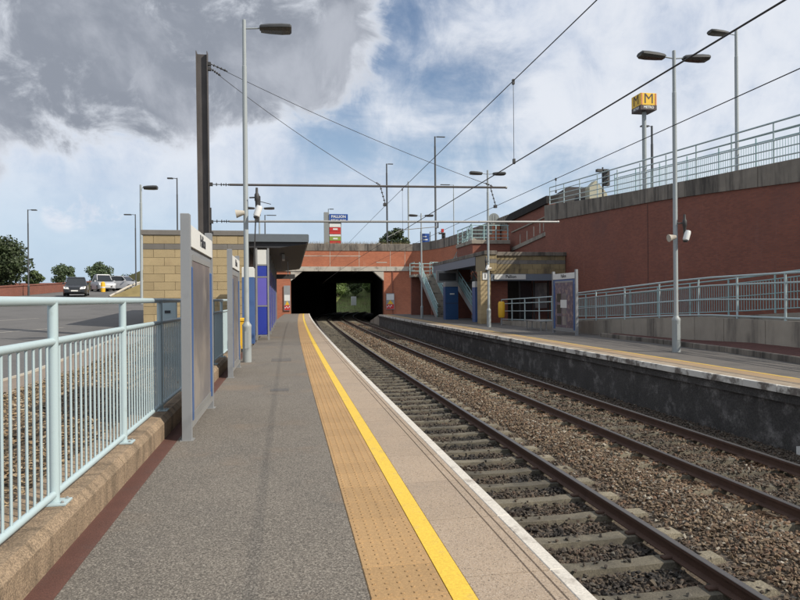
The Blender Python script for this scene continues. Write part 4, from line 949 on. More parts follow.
def wire(x0, z, r, ya, yb, label, sag=0.0, x1=None):
    pts = [(x0+sh(y), y, z) for y in ys(ya, yb, 3)]
    o = MB().tube(pts, r, 6).build('overhead_wire', wire_m, smooth=True, label=label, category='overhead wire', group='overhead line wires')
    return o
wire(3.17, 4.66, 0.0065, -12, 90, 'upper overhead wire above the near track')
wire(3.17, 3.50, 0.0075, -12, 90, 'lower overhead wire hanging below it above the near track')
wire(6.75, 4.62, 0.008, -12, 90, 'single overhead wire above the second track')
for yv, zb, zt_, xx, lb in ((8.75, 3.51, 4.66, 3.17, 'vertical dropper joining the two near track wires nearest the camera'), (17.8, 3.51, 4.66, 3.17, 'thin vertical dropper between the near track wires just before the booms'), (15.6, 4.28, 4.62, 6.75, 'short dropper hanging under the second track wire')):
    xv = xx+sh(yv)
    e = empty('dropper', (xv, yv, zb), label=lb, category='dropper', group='droppers on the overhead wires')
    MB().tube([(xv, yv, zb), (xv, yv, zt_)], 0.004, 5).build('wire', wire_m, e)
    MB().box(xv-0.015, xv+0.015, yv-0.02, yv+0.02, zt_-0.05, zt_+0.02).build('clip', black_steel, e)
    MB().box(xv-0.015, xv+0.015, yv-0.02, yv+0.02, zb-0.02, zb+0.05).build('clip', black_steel, e)

# ================================================================== BLOCKWORK
def blocks(parent, face, a0, a1, rows, plane, bw, mtl, jt=0.008, dep=0.03, stone=None):
    """face 'y': wall facing -y at y=plane, a along x; face 'x': wall facing -x at x=plane, a along y. rows: (z0, z1, material)"""
    cache = {}
    for k, (z0, z1, mm) in enumerate(rows):
        a = a0 - (bw/2 if k % 2 else 0)
        while a < a1-0.02:
            s_, t_ = max(a, a0), min(a+bw, a1)
            if t_-s_ > 0.05:
                key = (round(t_-s_, 3), round(z1-z0, 3), mm.name)
                if key not in cache:
                    w, h = key[0]-jt, key[1]-jt
                    cache[key] = (MB().box(jt/2, w, -dep, 0.02, jt/2, h, ch=0) if face == 'y' else MB().box(-dep, 0.02, jt/2, w, jt/2, h)).mesh('stone_block', mm)
                off = rng.uniform(-0.004, 0.004)
                inst('stone_block', cache[key], (s_, plane+off, z0) if face == 'y' else (plane+off, s_, z0), parent)
            a += bw
# --- left building
LB = empty('stone_building', (-3.5, 27, 0.3), label='flat roofed buff stone block building behind the left railing', category='building')
mort = mat('mortar', (0.30, 0.24, 0.15), 0.95, 0.1)
MB().box(-5.37, -1.62, 26.0, 36, -0.3, 4.12).build('wall', mort, LB)
MB().box(-5.43, -1.56, 25.93, 36.05, 4.125, 4.31, ch=0.01).build('roof_coping', band_m, LB)
rows = []
z = -0.15
while z < 3.55: rows.append((z, z+0.31, stone_m)); z += 0.31
z = rows[-1][1]
rows += [(z, z+0.22, band_m), (z+0.22, 4.12, stone_m)]
blocks(LB, 'y', -5.37, -1.62, rows, 25.995, 0.78, stone_m)
# --- shelter
SH_ = empty('platform_shelter', (-0.5, 27, 0), label='dark canopied shelter with blue end panels on the near platform', category='shelter')
x0, x1 = -1.5, 0.86
MB().sweep([[(x0, y, 3.98), (x0, y, 4.22), (x1+sh(y)*0.5, y, 4.22), (x1+sh(y)*0.5, y, 3.98)] for y in (26.5, 37, 48.5)]).build('roof', fascia_m, SH_)
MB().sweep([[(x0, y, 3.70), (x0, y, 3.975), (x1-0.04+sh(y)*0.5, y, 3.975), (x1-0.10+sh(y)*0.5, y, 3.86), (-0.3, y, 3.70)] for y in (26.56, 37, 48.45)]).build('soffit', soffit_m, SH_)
MB().box(x0-0.005, x1+0.01, 26.44, 26.497, 3.93, 4.24).build('fascia', fascia_m, SH_)
MB().box(-1.56, -1.48, 27, 48, 0, 3.7).build('back_wall', mat('shelter_glass', (0.05, 0.055, 0.07), 0.25, 0.2, 1.5), SH_)
for yv in (27.4, 31, 34.6, 38.2, 41.8, 45.4, 48.2):
    MB().box(-0.80, -0.72, yv, yv+0.08, 0, 3.7).build('post', galv, SH_)
for yv in (31, 34.6, 38.2, 41.8, 45.4):
    f = MB().box(-0.775, -0.745, yv-1.0, yv-0.01, 0.2, 3.0).build('side_panel', blue_m, SH_)
for xx in (-1.19, -0.725):
    MB().box(xx-0.035, xx+0.035, 26.58, 26.66, 0, 3.7).build('post', galv, SH_)
for za, zb, mm, nm in ((3.04, 3.62, header_w, 'notice'), (2.56, 2.97, blue_m, 'end_panel'), (1.40, 2.50, purple_m, 'end_panel'), (0.22, 1.34, blue_m, 'end_panel')):
    MB().box(-1.15, -0.765, 26.61, 26.64, za, zb).build(nm, mm, SH_)
for zb in (3.01, 2.53, 1.37, 0.18):
    MB().box(-1.153, -0.762, 26.60, 26.65, zb-0.025, zb+0.025).build('cross_rail', galv, SH_)
MB().box(-0.2, -0.08, 30, 31.4, 3.45, 3.69).build('light_fitting', galv, SH_)
MB().box(0.05, 0.10, 36, 36.05, 2.9, 3.7).build('sign_hanger', galv, SH_)
MB().box(-0.55, 0.45, 36, 36.1, 2.75, 3.0).build('hanging_sign', black_steel, SH_)
e = empty('ticket_machine', (-1.35, 24.6, 0), label='tall blue ticket machine with white top behind the near lamp column', category='ticket machine')
MB().box(-1.62, -1.19, 24.5, 25.3, 0, 2.45, ch=0.02).build('body', blue_case, e)
MB().box(-1.62, -1.19, 24.5, 25.3, 2.453, 2.82, ch=0.02).build('header', header_w, e)
e = empty('grit_bin', (-1.5, 22, 0), label='yellow bin standing between the second totem and the lamp column', category='bin')
MB().box(-1.64, -1.36, 21.8, 22.2, 0.02, 0.92, ch=0.03).build('body', yellow_bin, e)
MB().box(-1.66, -1.34, 21.78, 22.22, 0.923, 1.02, ch=0.03).build('lid', yellow_bin, e)

# --- right building
RB = empty('ticket_hall', (15, 41, 0), label='buff stone canopy building with Pallion sign and corner pillar on the opposite platform', category='building')
MB().box(12.9, 17.95, 40.03, 41, 3.15, 4.3).build('front_wall', mort, RB)
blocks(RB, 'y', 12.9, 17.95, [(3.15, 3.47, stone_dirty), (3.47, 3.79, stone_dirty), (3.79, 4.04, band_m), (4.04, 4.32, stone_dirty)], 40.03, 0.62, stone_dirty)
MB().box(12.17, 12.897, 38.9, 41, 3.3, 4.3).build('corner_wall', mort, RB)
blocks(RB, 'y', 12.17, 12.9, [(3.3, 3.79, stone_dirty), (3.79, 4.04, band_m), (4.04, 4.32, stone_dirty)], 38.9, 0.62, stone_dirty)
MB().box(12.1, 12.9, 38.8, 53.5, 4.325, 4.56, ch=0.02).build('roof_edge', conc_dark, RB)
MB().box(12.903, 17.99, 39.9, 53.5, 4.325, 4.56, ch=0.02).build('roof_edge', conc_dark, RB)
MB().box(12.2, 17.99, 41.003, 53.4, 3.9, 4.32).build('roof', fascia_b, RB)
MB().box(12.13, 12.196, 41.0, 53.4, 3.75, 4.32).build('side_fascia', fascia_b, RB)
MB().box(11.92, 12.52, 39.05, 39.75, 0, 3.29).build('pillar_core', mort, RB)
z = 0.0; k = 0
while z < 3.2:
    z2 = min(z+0.3, 3.29)
    MB().box(11.90, 12.21 if k % 2 else 12.38, 39.02, 39.77, z+0.004, z2-0.004).build('pillar_block', stone_m, RB)
    MB().box(12.218 if k % 2 else 12.388, 12.54, 39.02, 39.77, z+0.004, z2-0.004).build('pillar_block', stone_m, RB)
    z = z2; k += 1
s_ = MB().box(12.02, 12.34, 38.98, 39.015, 2.75, 3.2).build('platform_number_plate', header_w, RB)
text('1', 0.36, ink, frame_M((12.18, 38.978, 2.975), (1, 0, 0)), s_, bold=0.01)
MB().box(12.6, 17.95, 39.98, 40.2, 2.72, 3.145).build('lintel', fascia_b, RB)
s_ = MB().box(13.09, 15.2, 39.93, 39.978, 2.80, 3.12).build('name_sign', header_w, RB)
text('Pallion', 0.27, ink, frame_M((14.2, 39.926, 2.97), (1, 0, 0)), s_, bold=0.006)
MB().box(12.9, 14.7, 50.9, 51.0, 0, 3.9).build('back_wall', brick_brown, RB)
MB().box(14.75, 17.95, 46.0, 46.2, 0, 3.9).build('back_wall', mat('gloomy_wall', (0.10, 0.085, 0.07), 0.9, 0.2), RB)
MB().box(12.95, 14.2, 40.6, 40.7, 0, 2.7).build('side_screen', brick_brown, RB)
for xx in (14.3, 15.3, 16.3, 17.3):
    f = MB().box(xx, xx+0.09, 41.4, 41.5, 0, 2.72).build('mullion', black_steel, RB)
MB().box(15.4, 16.2, 41.43, 41.46, 0.1, 2.6).build('glass_door', glass_dark, RB)
MB().box(16.42, 17.25, 41.43, 41.46, 0.9, 2.6).build('window_pane', perspex, RB)
MB().box(13.4, 14.6, 43.9, 44.1, 3.1, 3.6).build('red_sign', red_paint, RB)
# kiosks
e = empty('ticket_machine', (14.1, 55, 0), label='wide dark blue ticket machine between the two flights of steps', category='ticket machine', group='blue machines on the opposite platform')
kb_ = mat('dark_blue_case', (0.025, 0.08, 0.20), 0.4, 0.05)
MB().box(11.85, 12.85, 48.0, 48.7, 0, 2.5, ch=0.02).build('body', kb_, e); MB().box(11.85, 12.85, 47.98, 48.7, 2.503, 2.85, ch=0.02).build('header', galv, e)
MB().box(12.2, 12.55, 47.97, 47.998, 1.9, 2.0).build('notice', header_w, e); MB().box(11.85, 12.85, 47.985, 47.999, 1.23, 1.26).build('joint', black_steel, e)
e = empty('ticket_machine', (12.6, 42, 0), label='mid blue ticket machine with white top hard against the stone pillar', category='ticket machine', group='blue machines on the opposite platform')
MB().box(12.50, 12.85, 42.3, 43, 0, 2.35, ch=0.02).build('body', blue_case, e); MB().box(12.50, 12.85, 42.3, 43, 2.353, 2.75, ch=0.02).build('header', header_w, e)
# departure board
e = empty('departure_board', (12.3, 49.6, 3.3), label='dark grey framed departure board hanging beside the steps', category='departure board')
MB().box(11.55, 13.25, 49.5, 49.8, 2.85, 3.80, ch=0.02).build('case', galv, e); MB().box(11.72, 13.08, 49.47, 49.498, 3.0, 3.6).build('screen', black_steel, e)
MB().box(12.3, 12.45, 49.55, 49.7, 2.25, 2.847).build('stub', galv, e)
# yellow bin + bench
e = empty('grit_bin', (12.2, 37.2, 0), label='yellow bin hanging at the ramp railing right of the stone pillar', category='bin')
MB().lathe((12.55, 37.0, 0.45), [(0.17, 0), (0.2, 0.1), (0.2, 0.85), (0.14, 0.95)], 14).build('body', yellow_bin, e, smooth=True)
MB().lathe((12.55, 37.0, 0.0), [(0.05, 0), (0.05, 0.45)], 8).build('post', galv, e)
e = empty('bench', (12.3, 30.5, 0), label='grey metal bench in front of the ramp railing left of the poster totem', category='bench')
MB().box(12.0, 12.4, 29.6, 31.8, 0.44, 0.49).build('seat', galv, e)
for yv in (29.75, 31.6):
    for xx in (12.05, 12.33): MB().box(xx, xx+0.05, yv, yv+0.05, 0, 0.438).build('leg', galv, e)

# ================================================================== STEPS
def stairs(x0, x1, yb, zb, yt, zt, n, mtl, label, group, rails=(True, True), name='steps'):
    e = empty(name, (x0, yb, zb), label=label, category='steps', group=group)
    dy = (yt-yb)/n; dz = (zt-zb)/n
    for i in range(n):
        y = yb+dy*i; MB().box(x0+0.06, x1-0.06, y, y+dy*1.04, max(zb-0.0, zb+dz*i-0.12), zb+dz*(i+1)).build('step', mtl, e)
        MB().box(x0+0.061, x1-0.061, y-0.012*np.sign(dy), y+0.03*np.sign(dy), zb+dz*(i+1)+0.001, zb+dz*(i+1)+0.006).build('nosing', header_w, e)
    for k, xx in enumerate((x0, x1)):
        MB().sweep([[(xx-0.055, y, z-0.35), (xx+0.055, y, z-0.35), (xx+0.055, y, z+0.12), (xx-0.055, y, z+0.12)] for y, z in ((yb, zb+0.05), (yt, zt))]).build('stringer', mtl if k else galv, e)
        if not rails[k]: continue
        for off, rr in ((1.15, 0.04), (0.85, 0.03), (0.5, 0.025), (0.2, 0.025)):
            s_ = np.sign(dy)
            MB().tube([(xx, yb-0.35*s_, zb+off), (xx, yb, zb+off), (xx, yt, zt+off), (xx, yt+0.35*s_, zt+off)], rr, 6).build('handrail', mint_far, e)
        for i in range(0, n+1, 3):
            MB().box(xx-0.03, xx+0.03, yb+dy*i-0.03, yb+dy*i+0.03, zb+dz*i, zb+dz*i+1.15).build('rail_post', mint_far, e)
        mb = MB()
        for i in range(n*3):
            t = i/(n*3); mb.box(xx-0.01, xx+0.01, yb+(yt-yb)*t-0.01, yb+(yt-yb)*t+0.01, zb+(zt-zb)*t+0.2, zb+(zt-zb)*t+0.85)
        mb.build('balusters', mint_far, e, kind='stuff')
    return e
gst = 'railed flights of steps up to the street'
stairs(12.75, 14.05, 54.6, 0.0, 62.0, 4.0, 24, conc, 'lower green railed flight of steps left of the dark blue machine', gst)
stairs(16.1, 17.6, 62.5, 4.0, 55.6, 7.0, 18, conc, 'upper green railed flight of steps climbing to the street', gst)
stairs(13.35, 14.6, 44.0, 0.0, 50.4, 2.9, 17, conc, 'short flight of steps under the canopy between the two blue machines', gst)
LD = empty('landing', (15, 63, 4), label='concrete landing joining the lower and upper flights of steps', category='landing')
MB().box(12.2, 17.95, 62.02, 64.5, 3.75, 3.99).build('slab', conc, LD)
MB().box(12.3, 17.9, 64.0, 64.4, 0, 3.745).build('wall', brick_brown, LD)
MB().box(14.0, 17.9, 62.3, 62.6, 0, 3.745).build('wall', brick_brown, LD)
for zz, rr in ((5.15, 0.04), (4.8, 0.03), (4.4, 0.03)):
    MB().tube([(13.8, 62.1, zz), (16.1, 62.1, zz)], rr, 6).build('handrail', mint_far, LD)
    MB().tube([(12.25, 62.1, zz), (12.25, 64.4, zz), (17.9, 64.4, zz)], rr, 6).build('handrail', mint_far, LD)
for xx in (13.8, 15, 16.1): MB().box(xx-0.03, xx+0.03, 62.07, 62.13, 3.99, 5.15).build('rail_post', mint_far, LD)
for xx in (12.25, 13.6, 15, 16.4, 17.8): MB().box(xx-0.03, xx+0.03, 64.37, 64.43, 3.99, 5.15).build('rail_post', mint_far, LD)
UB = empty('stair_block', (16, 51, 4.6), label='dark red brick block with stone coping and railing above the canopy roof', category='building')
MB().box(14.75, 17.9, 50.5, 55.4, 4.56, 6.0).build('brick_wall', brick_brown, UB)
for i in range(3): MB().box(14.66+i*1.08, 14.66+i*1.08+1.07, 50.4, 55.4, 6.003, 6.3, ch=0.02).build('coping_panel', conc, UB)
for zz, rr in ((7.5, 0.04), (7.1, 0.03), (6.8, 0.03), (6.5, 0.03)):
    MB().tube([(14.75, 55.2, zz), (14.75, 50.6, zz), (17.85, 50.6, zz)], rr, 6).build('handrail', mint_far, UB)
for xx in (14.75, 15.75, 16.75, 17.75): MB().box(xx-0.035, xx+0.035, 50.56, 50.64, 6.3, 7.5).build('rail_post', mint_far, UB)
for yv in (52, 53.5, 55): MB().box(14.72, 14.78, yv, yv+0.06, 6.3, 7.5).build('rail_post', mint_far, UB)
# brick wall set back from the tall wall, with dark sloping coping
SW = empty('stair_wall', (18.3, 47, 4), label='brick wall with dark sloping coping left of the tall retaining wall', category='wall')
zt_ = lambda y: 8.25-(y-43.4)*0.045
MB().sweep([[(18.28, y, -0.2), (18.8, y, -0.2), (18.8, y, zt_(y)), (18.28, y, zt_(y))] for y in (43.41, 47, 52.1)]).build('brick_face', brick_brown, SW)
MB().prism([(43.42, zt_(43.4)+0.003), (52.3, zt_(52.3)+0.003), (52.3, zt_(52.3)+0.25), (51.3, zt_(51.3)+0.62), (43.42, zt_(43.4)+0.55)], lambda y, z: (18.1, y, z), lambda y, z: (19.0, y, z)).build('sloping_coping', roof_tile, SW)
for za, zb, th in ((7.35, 6.95, 0.09), (6.05, 5.45, 0.28)):
    MB().poly([(18.2, 43.6, za), (18.28, 43.6, za), (18.28, 43.6, za+th), (18.2, 43.6, za+th), (18.2, 51.0, zb), (18.28, 51.0, zb), (18.28, 51.0, zb+th), (18.2, 51.0, zb+th)],
              [(0,1,2,3),(4,7,6,5),(0,4,5,1),(1,5,6,2),(2,6,7,3),(3,7,4,0)]).build('ledge', conc, SW)
for yv, zz in ((45, 6.3), (46.2, 6.2), (47.6, 6.0), (49.1, 5.9), (44.3, 6.4)):
    MB().box(18.262, 18.279, yv, yv+0.12, zz, zz+0.75).build('lime_streak', lintel_m, SW)
# brick pier with round sign seen from behind
e = empty('brick_pier', (18.0, 54.2, 6.3), label='narrow orange brick pier at the head of the steps', category='pier')
MB().box(17.7, 18.25, 54.0, 54.5, 6.31, 7.95).build('brick_shaft', brick_red, e); MB().box(17.64, 18.3, 53.95, 54.55, 7.953, 8.08).build('cap', conc, e)
e = empty('round_sign', (17.95, 54.8, 8), label='round grey sign seen from behind above the orange brick pier', category='road sign')
MB().tube([(17.95, 54.8, 6.6), (17.95, 54.8, 9.0)], 0.035, 8).build('post', galv, e)
MB().tube([(17.95, 54.72, 8.55), (17.95, 54.75, 8.55)], 0.5, 20).build('disc', mat('sign_back', (0.22, 0.24, 0.23), 0.5, 0.08), e)
for sx in (-0.12, 0.12): MB().box(17.95+sx-0.02, 17.95+sx+0.02, 54.69, 54.718, 8.2, 8.9).build('rib', galv, e)

# ================================================================== SIGNS
e = empty('metro_sign', (20.2, 34.2, 8), label='yellow cube sign with a black M on a grey pole above the wall', category='station sign')
cx, cy = 20.2, 34.2; h = 0.49
MB().tube([(cx, cy, interp(ZC, 34)-0.35), (cx, cy, 12.15)], 0.12, 12).build('pole', lamp_grey, e, smooth=True)
my = mat('sign_yellow', (0.85, 0.52, 0.03), 0.4, 0.04); md = mat('sign_brown_black', (0.045, 0.025, 0.022), 0.5, 0.05)
f = MB().box(cx-h, cx+h, cy-h, cy+h, 12.42, 13.1, ch=0.02).build('box', my, e)
fb = MB().box(cx-h-0.003, cx+h+0.003, cy-h-0.003, cy+h+0.003, 12.15, 12.418).build('base_band', md, e)
om = mat('orange_edge', (0.55, 0.17, 0.08), 0.5, 0.05)
for sx in (-h+0.03, h-0.10): MB().box(cx+sx, cx+sx+0.07, cy-h-0.012, cy-h-0.001, 12.43, 13.08).build('edge_stripe', om, f)
for M in (frame_M((cx, cy-h-0.004, 12.76), (1, 0, 0)), frame_M((cx-h-0.004, cy, 12.76), (0, -1, 0))):
    text('M', 0.80, md, M, f, bold=0.0, sx=1.0, ext=0.003)
for M in (frame_M((cx, cy-h-0.007, 12.29), (1, 0, 0)), frame_M((cx-h-0.007, cy, 12.29), (0, -1, 0))):
    text('METRO', 0.19, header_w, M, fb, bold=0.006)
e = empty('retail_park_sign', (6, 85, 8), label='tall grey pylon sign with a blue Pallion board above coloured panels', category='pylon sign')
MB().box(4.85, 5.5, 85.0, 85.6, 7.2, 13.0, ch=0.04).build('pylon', mat('pylon_grey', (0.26, 0.27, 0.26), 0.5, 0.05), e)
MB().box(5.503, 7.1, 85.1, 85.5, 7.2, 11.9).build('frame', mat('pylon_grey', (0.26, 0.27, 0.26)), e)
b_ = MB().box(5.52, 7.95, 84.9, 85.1, 11.65, 12.75, ch=0.02).build('name_board', mat('sign_blue', (0.02, 0.075, 0.30), 0.4, 0.03), e)
text('PALLION', 0.48, header_w, frame_M((6.73, 84.895, 12.4), (1, 0, 0)), b_, bold=0.012)
text('RETAIL PARK', 0.34, header_w, frame_M((6.73, 84.895, 11.92), (1, 0, 0)), b_, bold=0.008)
gn = mat('sign_green', (0.25, 0.33, 0.05), 0.5, 0.05)
for za, zb, mm in ((11.05, 11.5, header_w), (10.55, 11.0, red_paint), (10.15, 10.5, red_paint), (9.85, 10.1, header_w), (9.3, 9.8, gn), (8.75, 9.25, red_paint)):
    MB().box(5.55, 7.0, 84.98, 85.098, za, zb).build('tenant_panel', mm, e)
for zz, mm in ((10.78, header_w), (9.55, header_w)):
    MB().box(6.0, 6.6, 84.965, 84.979, zz-0.1, zz+0.1).build('panel_mark', mm, e)
e = empty('direction_sign', (17.8, 82, 8), label='small blue road sign behind the bridge parapet left of the dark signal', category='road sign')
MB().box(17.1, 18.2, 82, 82.06, 8.8, 10.0).build('panel', mat('sign_blue', (0.02, 0.075, 0.30)), e)
for sx in (17.0, 18.25): MB().box(sx, sx+0.09, 82, 82.1, 7.6, 10.25).build('post', pole_dark, e)
MB().box(17.35, 17.95, 81.98, 81.998, 9.15, 9.3).build('arrow_bar', header_w, e); MB().box(17.35, 17.8, 81.98, 81.998, 9.55, 9.68).build('arrow_bar', header_w, e)
def traffic_light(x, y, z0, z1, label, s=1.0, red=False):
    e = empty('traffic_light', (x, y, z0), label=label, category='traffic light')
    MB().tube([(x, y, z0), (x, y, z1)], 0.06, 8).build('pole', black_steel, e)
    MB().box(x-0.45*s, x-0.08, y-0.15, y+0.15, z1-0.35, z1-0.15).build('side_head', black_steel, e)
    hd = MB().box(x+0.0, x+0.42*s, y-0.2, y+0.15, z1-1.25*s, z1-0.15, ch=0.05).build('signal_head', black_steel, e)
    for i in range(3):
        MB().lathe((x+0.21*s, y-0.32, z1-0.35-i*0.36*s), [(0.02, 0), (0.14*s, 0.01), (0.14*s, 0.10)], 10).build('visor', black_steel, hd)
    if red: MB().box(x-0.12, x+0.2, y-0.22, y+0.1, z1-0.1, z1+0.35).build('red_cap', red_paint, e)
    return e
traffic_light(23.2, 45, interp(ZC, 45)-0.4, 11.25, 'black traffic light standing behind the street railing', 1.1)
traffic_light(20.6, 85, 7.4, 10.6, 'small black signal with red top behind the curved wing wall', 1.0, True)
# warning boards either side of the tunnel mouth
for xa, lb in ((-0.35, 'trespass warning board left of the tunnel mouth'), (11.85, 'trespass warning board right of the tunnel mouth')):
    e = empty('warning_board', (xa+0.5, 77.8, 0), label=lb, category='warning board', group='warning boards at the tunnel mouth')
    yb = 77.86
    MB().box(xa, xa+0.75 if xa < 0 else xa+1.0, yb, yb+0.05, 0.35, 3.3 if xa < 0 else 2.3).build('backing', galv, e)
    w = 0.75 if xa < 0 else 1.0
    MB().box(xa+0.05, xa+w-0.05, yb-0.012, yb-0.001, 1.5, 2.2).build('white_panel', header_w, e)
    MB().prism([(xa+0.15, 1.0), (xa+w-0.1, 1.0), (xa+w/2, 1.5)], lambda x, z: (x, yb-0.015, z), lambda x, z: (x, yb-0.002, z)).build('yellow_triangle', yellow_bin, e)
    MB().box(xa+0.05, xa+w-0.05, yb-0.012, yb-0.001, 0.4, 0.97).build('red_panel', red_paint, e)
    for i in range(4): MB().box(xa+0.1+i*0.16, xa+0.2+i*0.16, yb-0.018, yb-0.0125, 0.6+0.12*(i % 2), 0.75+0.12*(i % 2)).build('white_mark', white_m, e)
e = empty('information_sign', (13.9, 77.8, 0), label='small white notice on a post right of the tunnel mouth', category='sign')
MB().box(15.0, 15.6, 74.9, 75.0, 2.2, 2.9).build('panel', header_w, e); MB().box(15.25, 15.35, 75.003, 75.1, 0, 2.9).build('post', pole_dark, e)

# ================================================================== LEFT BACKGROUND
BW = empty('boundary_wall', (-22, 60, 2), label='low dark red brick wall along the far side of the car park', category='wall')
MB().sweep([[(-23.3, y, zl(y)-0.3), (-23.0, y, zl(y)-0.3), (-23.0, y, zl(y)+0.85), (-23.3, y, zl(y)+0.85)] for y in ys(45, 88, 4)]).build('brick_face', brick_brown, BW)
MB().sweep([[(-23.36, y, zl(y)+0.853), (-22.94, y, zl(y)+0.853), (-22.94, y, zl(y)+0.95), (-23.36, y, zl(y)+0.95)] for y in ys(45, 88, 4)]).build('coping', brick_brown, BW)
MB().box(-23, -50, 88.2, 88.5, 2.9, 4.0).build('side_return', brick_brown, BW)
BK2 = empty('grass_verge', (-13, 60, 2), label='buff grass verge with pale kerb curving up beside the building', category='verge')
vg = mat('verge_grass', (0.22, 0.17, 0.07), 0.95, 0.3, 1.5, bump=0.5, bs=10)
MB().poly([(-14.6, 58, zl(58)), (-12.2, 58, zl(58)), (-14.0, 80, 4.4), (-17.0, 82, 3.6), (-12.0, 60, 3.4)], [(0, 1, 4), (0, 4, 2, 3)]).build('bank', vg, BK2)
MB().tube([(-14.7, 58, zl(58)+0.03), (-13.6, 60, 2.9), (-12.3, 61.5, 3.55), (-10.8, 64, 3.8)], 0.10, 6).build('kerb', lintel_m, BK2)

def car(x, y, z, rot, paint, label, suv=0.0, back=False):
    """length along local y, front at -y"""
    e = empty('parked_car', (0, 0, 0), label=label, category='car', group='cars in the car park beyond the railing')
    W_ = 0.88; hr = 1.48+suv
    def section(yv, zb, zt, w, wt): return [(-w, yv, zb), (w, yv, zb), (w, yv, zb+(zt-zb)*0.65), (wt, yv, zt), (-wt, yv, zt), (-w, yv, zb+(zt-zb)*0.65)]
    MB().sweep([section(-2.08, 0.30, 0.58, 0.62, 0.52), section(-2.0, 0.24, 0.74, 0.76, 0.68), section(-1.7, 0.2, 0.86, W_-0.02, 0.78), section(-0.95, 0.2, 1.0, W_, 0.80), section(0.8, 0.2, 1.03, W_, 0.80), section(1.7, 0.2, 1.05, W_-0.01, 0.8), section(2.0, 0.28, 0.95, 0.8, 0.74), section(2.06, 0.32, 0.8, 0.7, 0.65)]).build('body', paint, e, smooth=True)
    MB().sweep([[(-0.79, -0.98, 0.985), (0.79, -0.98, 0.985), (0.77, -0.95, 1.0), (-0.77, -0.95, 1.0)], [(-0.70, -0.35, 0.99), (0.70, -0.35, 0.99), (0.62, -0.25, hr-0.06), (-0.62, -0.25, hr-0.06)],
                [(-0.72, 0.4, 0.99), (0.72, 0.4, 0.99), (0.62, 0.4, hr), (-0.62, 0.4, hr)], [(-0.75, 1.4, 1.0), (0.75, 1.4, 1.0), (0.60, 1.2, hr-0.05), (-0.60, 1.2, hr-0.05)], [(-0.77, 1.9, 1.0), (0.77, 1.9, 1.0), (0.7, 1.85, 1.03), (-0.7, 1.85, 1.03)]]).build('cabin', glass_dark, e, smooth=False)
    MB().sweep([[(-0.63, -0.3, hr-0.07), (0.63, -0.3, hr-0.07), (0.6, -0.28, hr-0.02), (-0.6, -0.28, hr-0.02)], [(-0.63, 0.4, hr-0.02), (0.63, 0.4, hr-0.02), (0.58, 0.4, hr+0.04), (-0.58, 0.4, hr+0.04)], [(-0.61, 1.25, hr-0.08), (0.61, 1.25, hr-0.08), (0.56, 1.22, hr-0.01), (-0.56, 1.22, hr-0.01)]]).build('roof', paint, e)
    for sx in (-1, 1):
        MB().sweep([[(sx*0.78, -0.95, 0.98), (sx*0.72, -0.95, 0.98), (sx*0.72, -0.88, 1.02), (sx*0.78, -0.88, 1.02)], [(sx*0.66, -0.3, hr-0.06), (sx*0.60, -0.3, hr-0.06), (sx*0.60, -0.22, hr-0.02), (sx*0.66, -0.22, hr-0.02)]]).build('windscreen_pillar', paint, e)
        MB().sweep([[(sx*0.40, -2.13, 0.56), (sx*0.80, -2.0, 0.60), (sx*0.84, -1.9, 0.80), (sx*0.46, -2.06, 0.73)], [(sx*0.42, -1.9, 0.60), (sx*0.76, -1.7, 0.60), (sx*0.78, -1.7, 0.76), (sx*0.46, -1.85, 0.72)]]).build('headlight', white_m if not back else red_paint, e)
        MB().box(sx*0.86, sx*1.02, -0.85, -0.72, 1.0, 1.13, ch=0.02).build('wing_mirror', paint, e)
        for yw in (-1.3, 1.3):
            wv = MB().tube([(sx*0.70, yw, 0.31), (sx*0.89, yw, 0.31)], 0.31, 16).build('wheel', rubber, e)
            MB().tube([(sx*0.885, yw, 0.31), (sx*0.897, yw, 0.31)], 0.19, 12).build('rim', galv, wv)
    MB().box(-0.45, 0.45, -2.095, -2.06, 0.36, 0.52).build('grille', black_steel, e)
    MB().box(-0.26, 0.26, -2.12, -2.096, 0.38, 0.49).build('number_plate', header_w, e)
    e.location = (x, y, z); e.rotation_euler = (0, 0, rot)
    return e
pb = mat('black_car_paint', (0.02, 0.022, 0.026), 0.25, 0.05); pw = mat('silver_car_paint', (0.45, 0.46, 0.48), 0.3, 0.03); pbl = mat('blue_car_paint', (0.03, 0.11, 0.35), 0.3, 0.04)
car(-17.85, 60, zl(60), R(12), pb, 'black hatchback facing the platform in the car park', 0.15)
car(-19.4, 74, zl(74), R(28), pw, 'silver car with roof bars parked behind the black one', 0.3)
car(-18.0, 77, zl(77), R(68), pw, 'second silver car partly hidden behind the yellow bollard', 0.1)
car(-20.1, 90, zl(90), R(60), pbl, 'bright blue car at the far end of the car park')
car(-17.6, 92, zl(92), R(40), pw, 'pale car beside the bright blue one near the dark lamp column')
e = empty('yellow_marker', (-18.6, 71, zl(71)), label='yellow marker post in front of the silver cars', category='bollard')
MB().lathe((-18.6, 71, zl(71)), [(0.22, 0), (0.24, 0.5), (0.2, 0.95), (0.1, 1.05)], 12).build('body', yellow_bin, e, smooth=True)
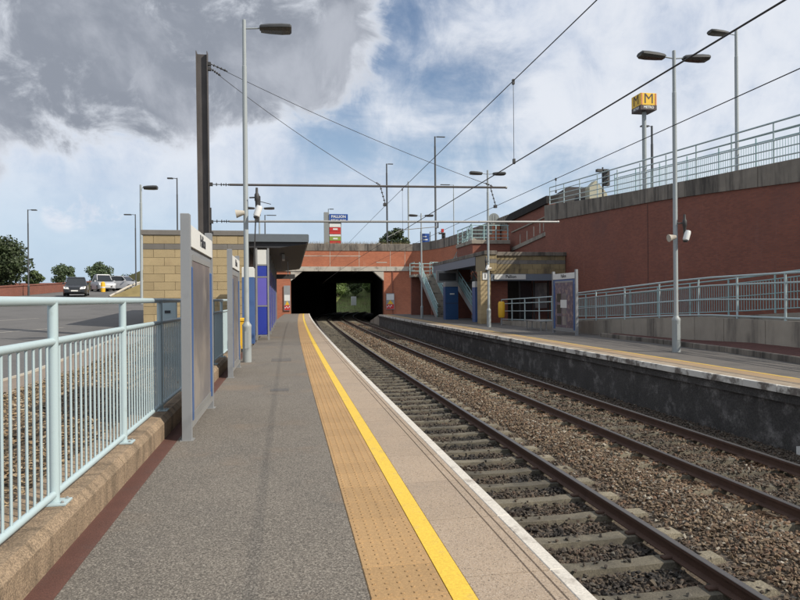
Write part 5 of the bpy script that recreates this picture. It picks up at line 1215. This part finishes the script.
MB().lathe((-18.6, 71, zl(71)), [(0.245, 0.42), (0.252, 0.55)], 12).build('band', header_w, e)
e = empty('aerial_pole', (-29, 125, 3.9), label='thin aerial pole above the low trees beyond the car park', category='pole')
MB().tube([(-31.6, 125, 3.8), (-31.6, 125, 8.1)], 0.07, 6).build('pole', pole_dark, e); MB().box(-31.9, -31.3, 124.97, 125.03, 7.3, 7.4).build('crossbar', pole_dark, e)

# house up on the street, seen between the street railing posts
HS = empty('house', (33, 72, 8), label='house with dark hipped roof, cream gable and orange brick, behind the street railing', category='house')
MB().box(30.4, 36.4, 70.0, 78, 7, 12.2).build('wall', mat('cream_render', (0.42, 0.40, 0.30), 0.9, 0.06), HS)
MB().box(34.2, 36.5, 69.5, 69.997, 7, 12.9).build('brick_panel', brick_red, HS)
MB().prism([(34.2, 12.905), (36.5, 12.905), (36.3, 13.6), (35.0, 15.0), (34.2, 14.2)], lambda x, z: (x, 69.5, z), lambda x, z: (x, 70.6, z)).build('gable', MATS['cream_render'], HS)
MB().poly([(29.6, 69.7, 12.2), (36.5, 69.7, 12.2), (36.5, 78.3, 12.2), (29.6, 78.3, 12.2), (33.6, 74, 15.0), (36.5, 74, 15.0)], [(0, 1, 5, 4), (1, 2, 5), (2, 3, 4, 5), (3, 0, 4), (0, 3, 2, 1)]).build('roof', roof_tile, HS)
for i in range(3): MB().box(30.8+i*1.1, 31.5+i*1.1, 69.9, 69.998, 10.4, 11.6).build('window', glass_dark, HS)

e = empty('marker_plate', (8.72, 9.9, -1.2), label='small white plate at the foot of the dark platform wall, at the right edge', category='marker')
MB().box(8.70, 8.778, 9.8, 9.95, -1.25, -1.02).build('plate', header_w, e); MB().box(8.71, 8.777, 9.85, 9.9, -1.4, -1.252).build('stub', galv, e)

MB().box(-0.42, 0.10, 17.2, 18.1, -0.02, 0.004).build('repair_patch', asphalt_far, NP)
MB().box(-0.30, 0.02, 11.6, 11.92, -0.02, 0.0045).build('access_cover', mat('cover_steel', (0.11, 0.10, 0.09), 0.7, 0.2, 8), NP)
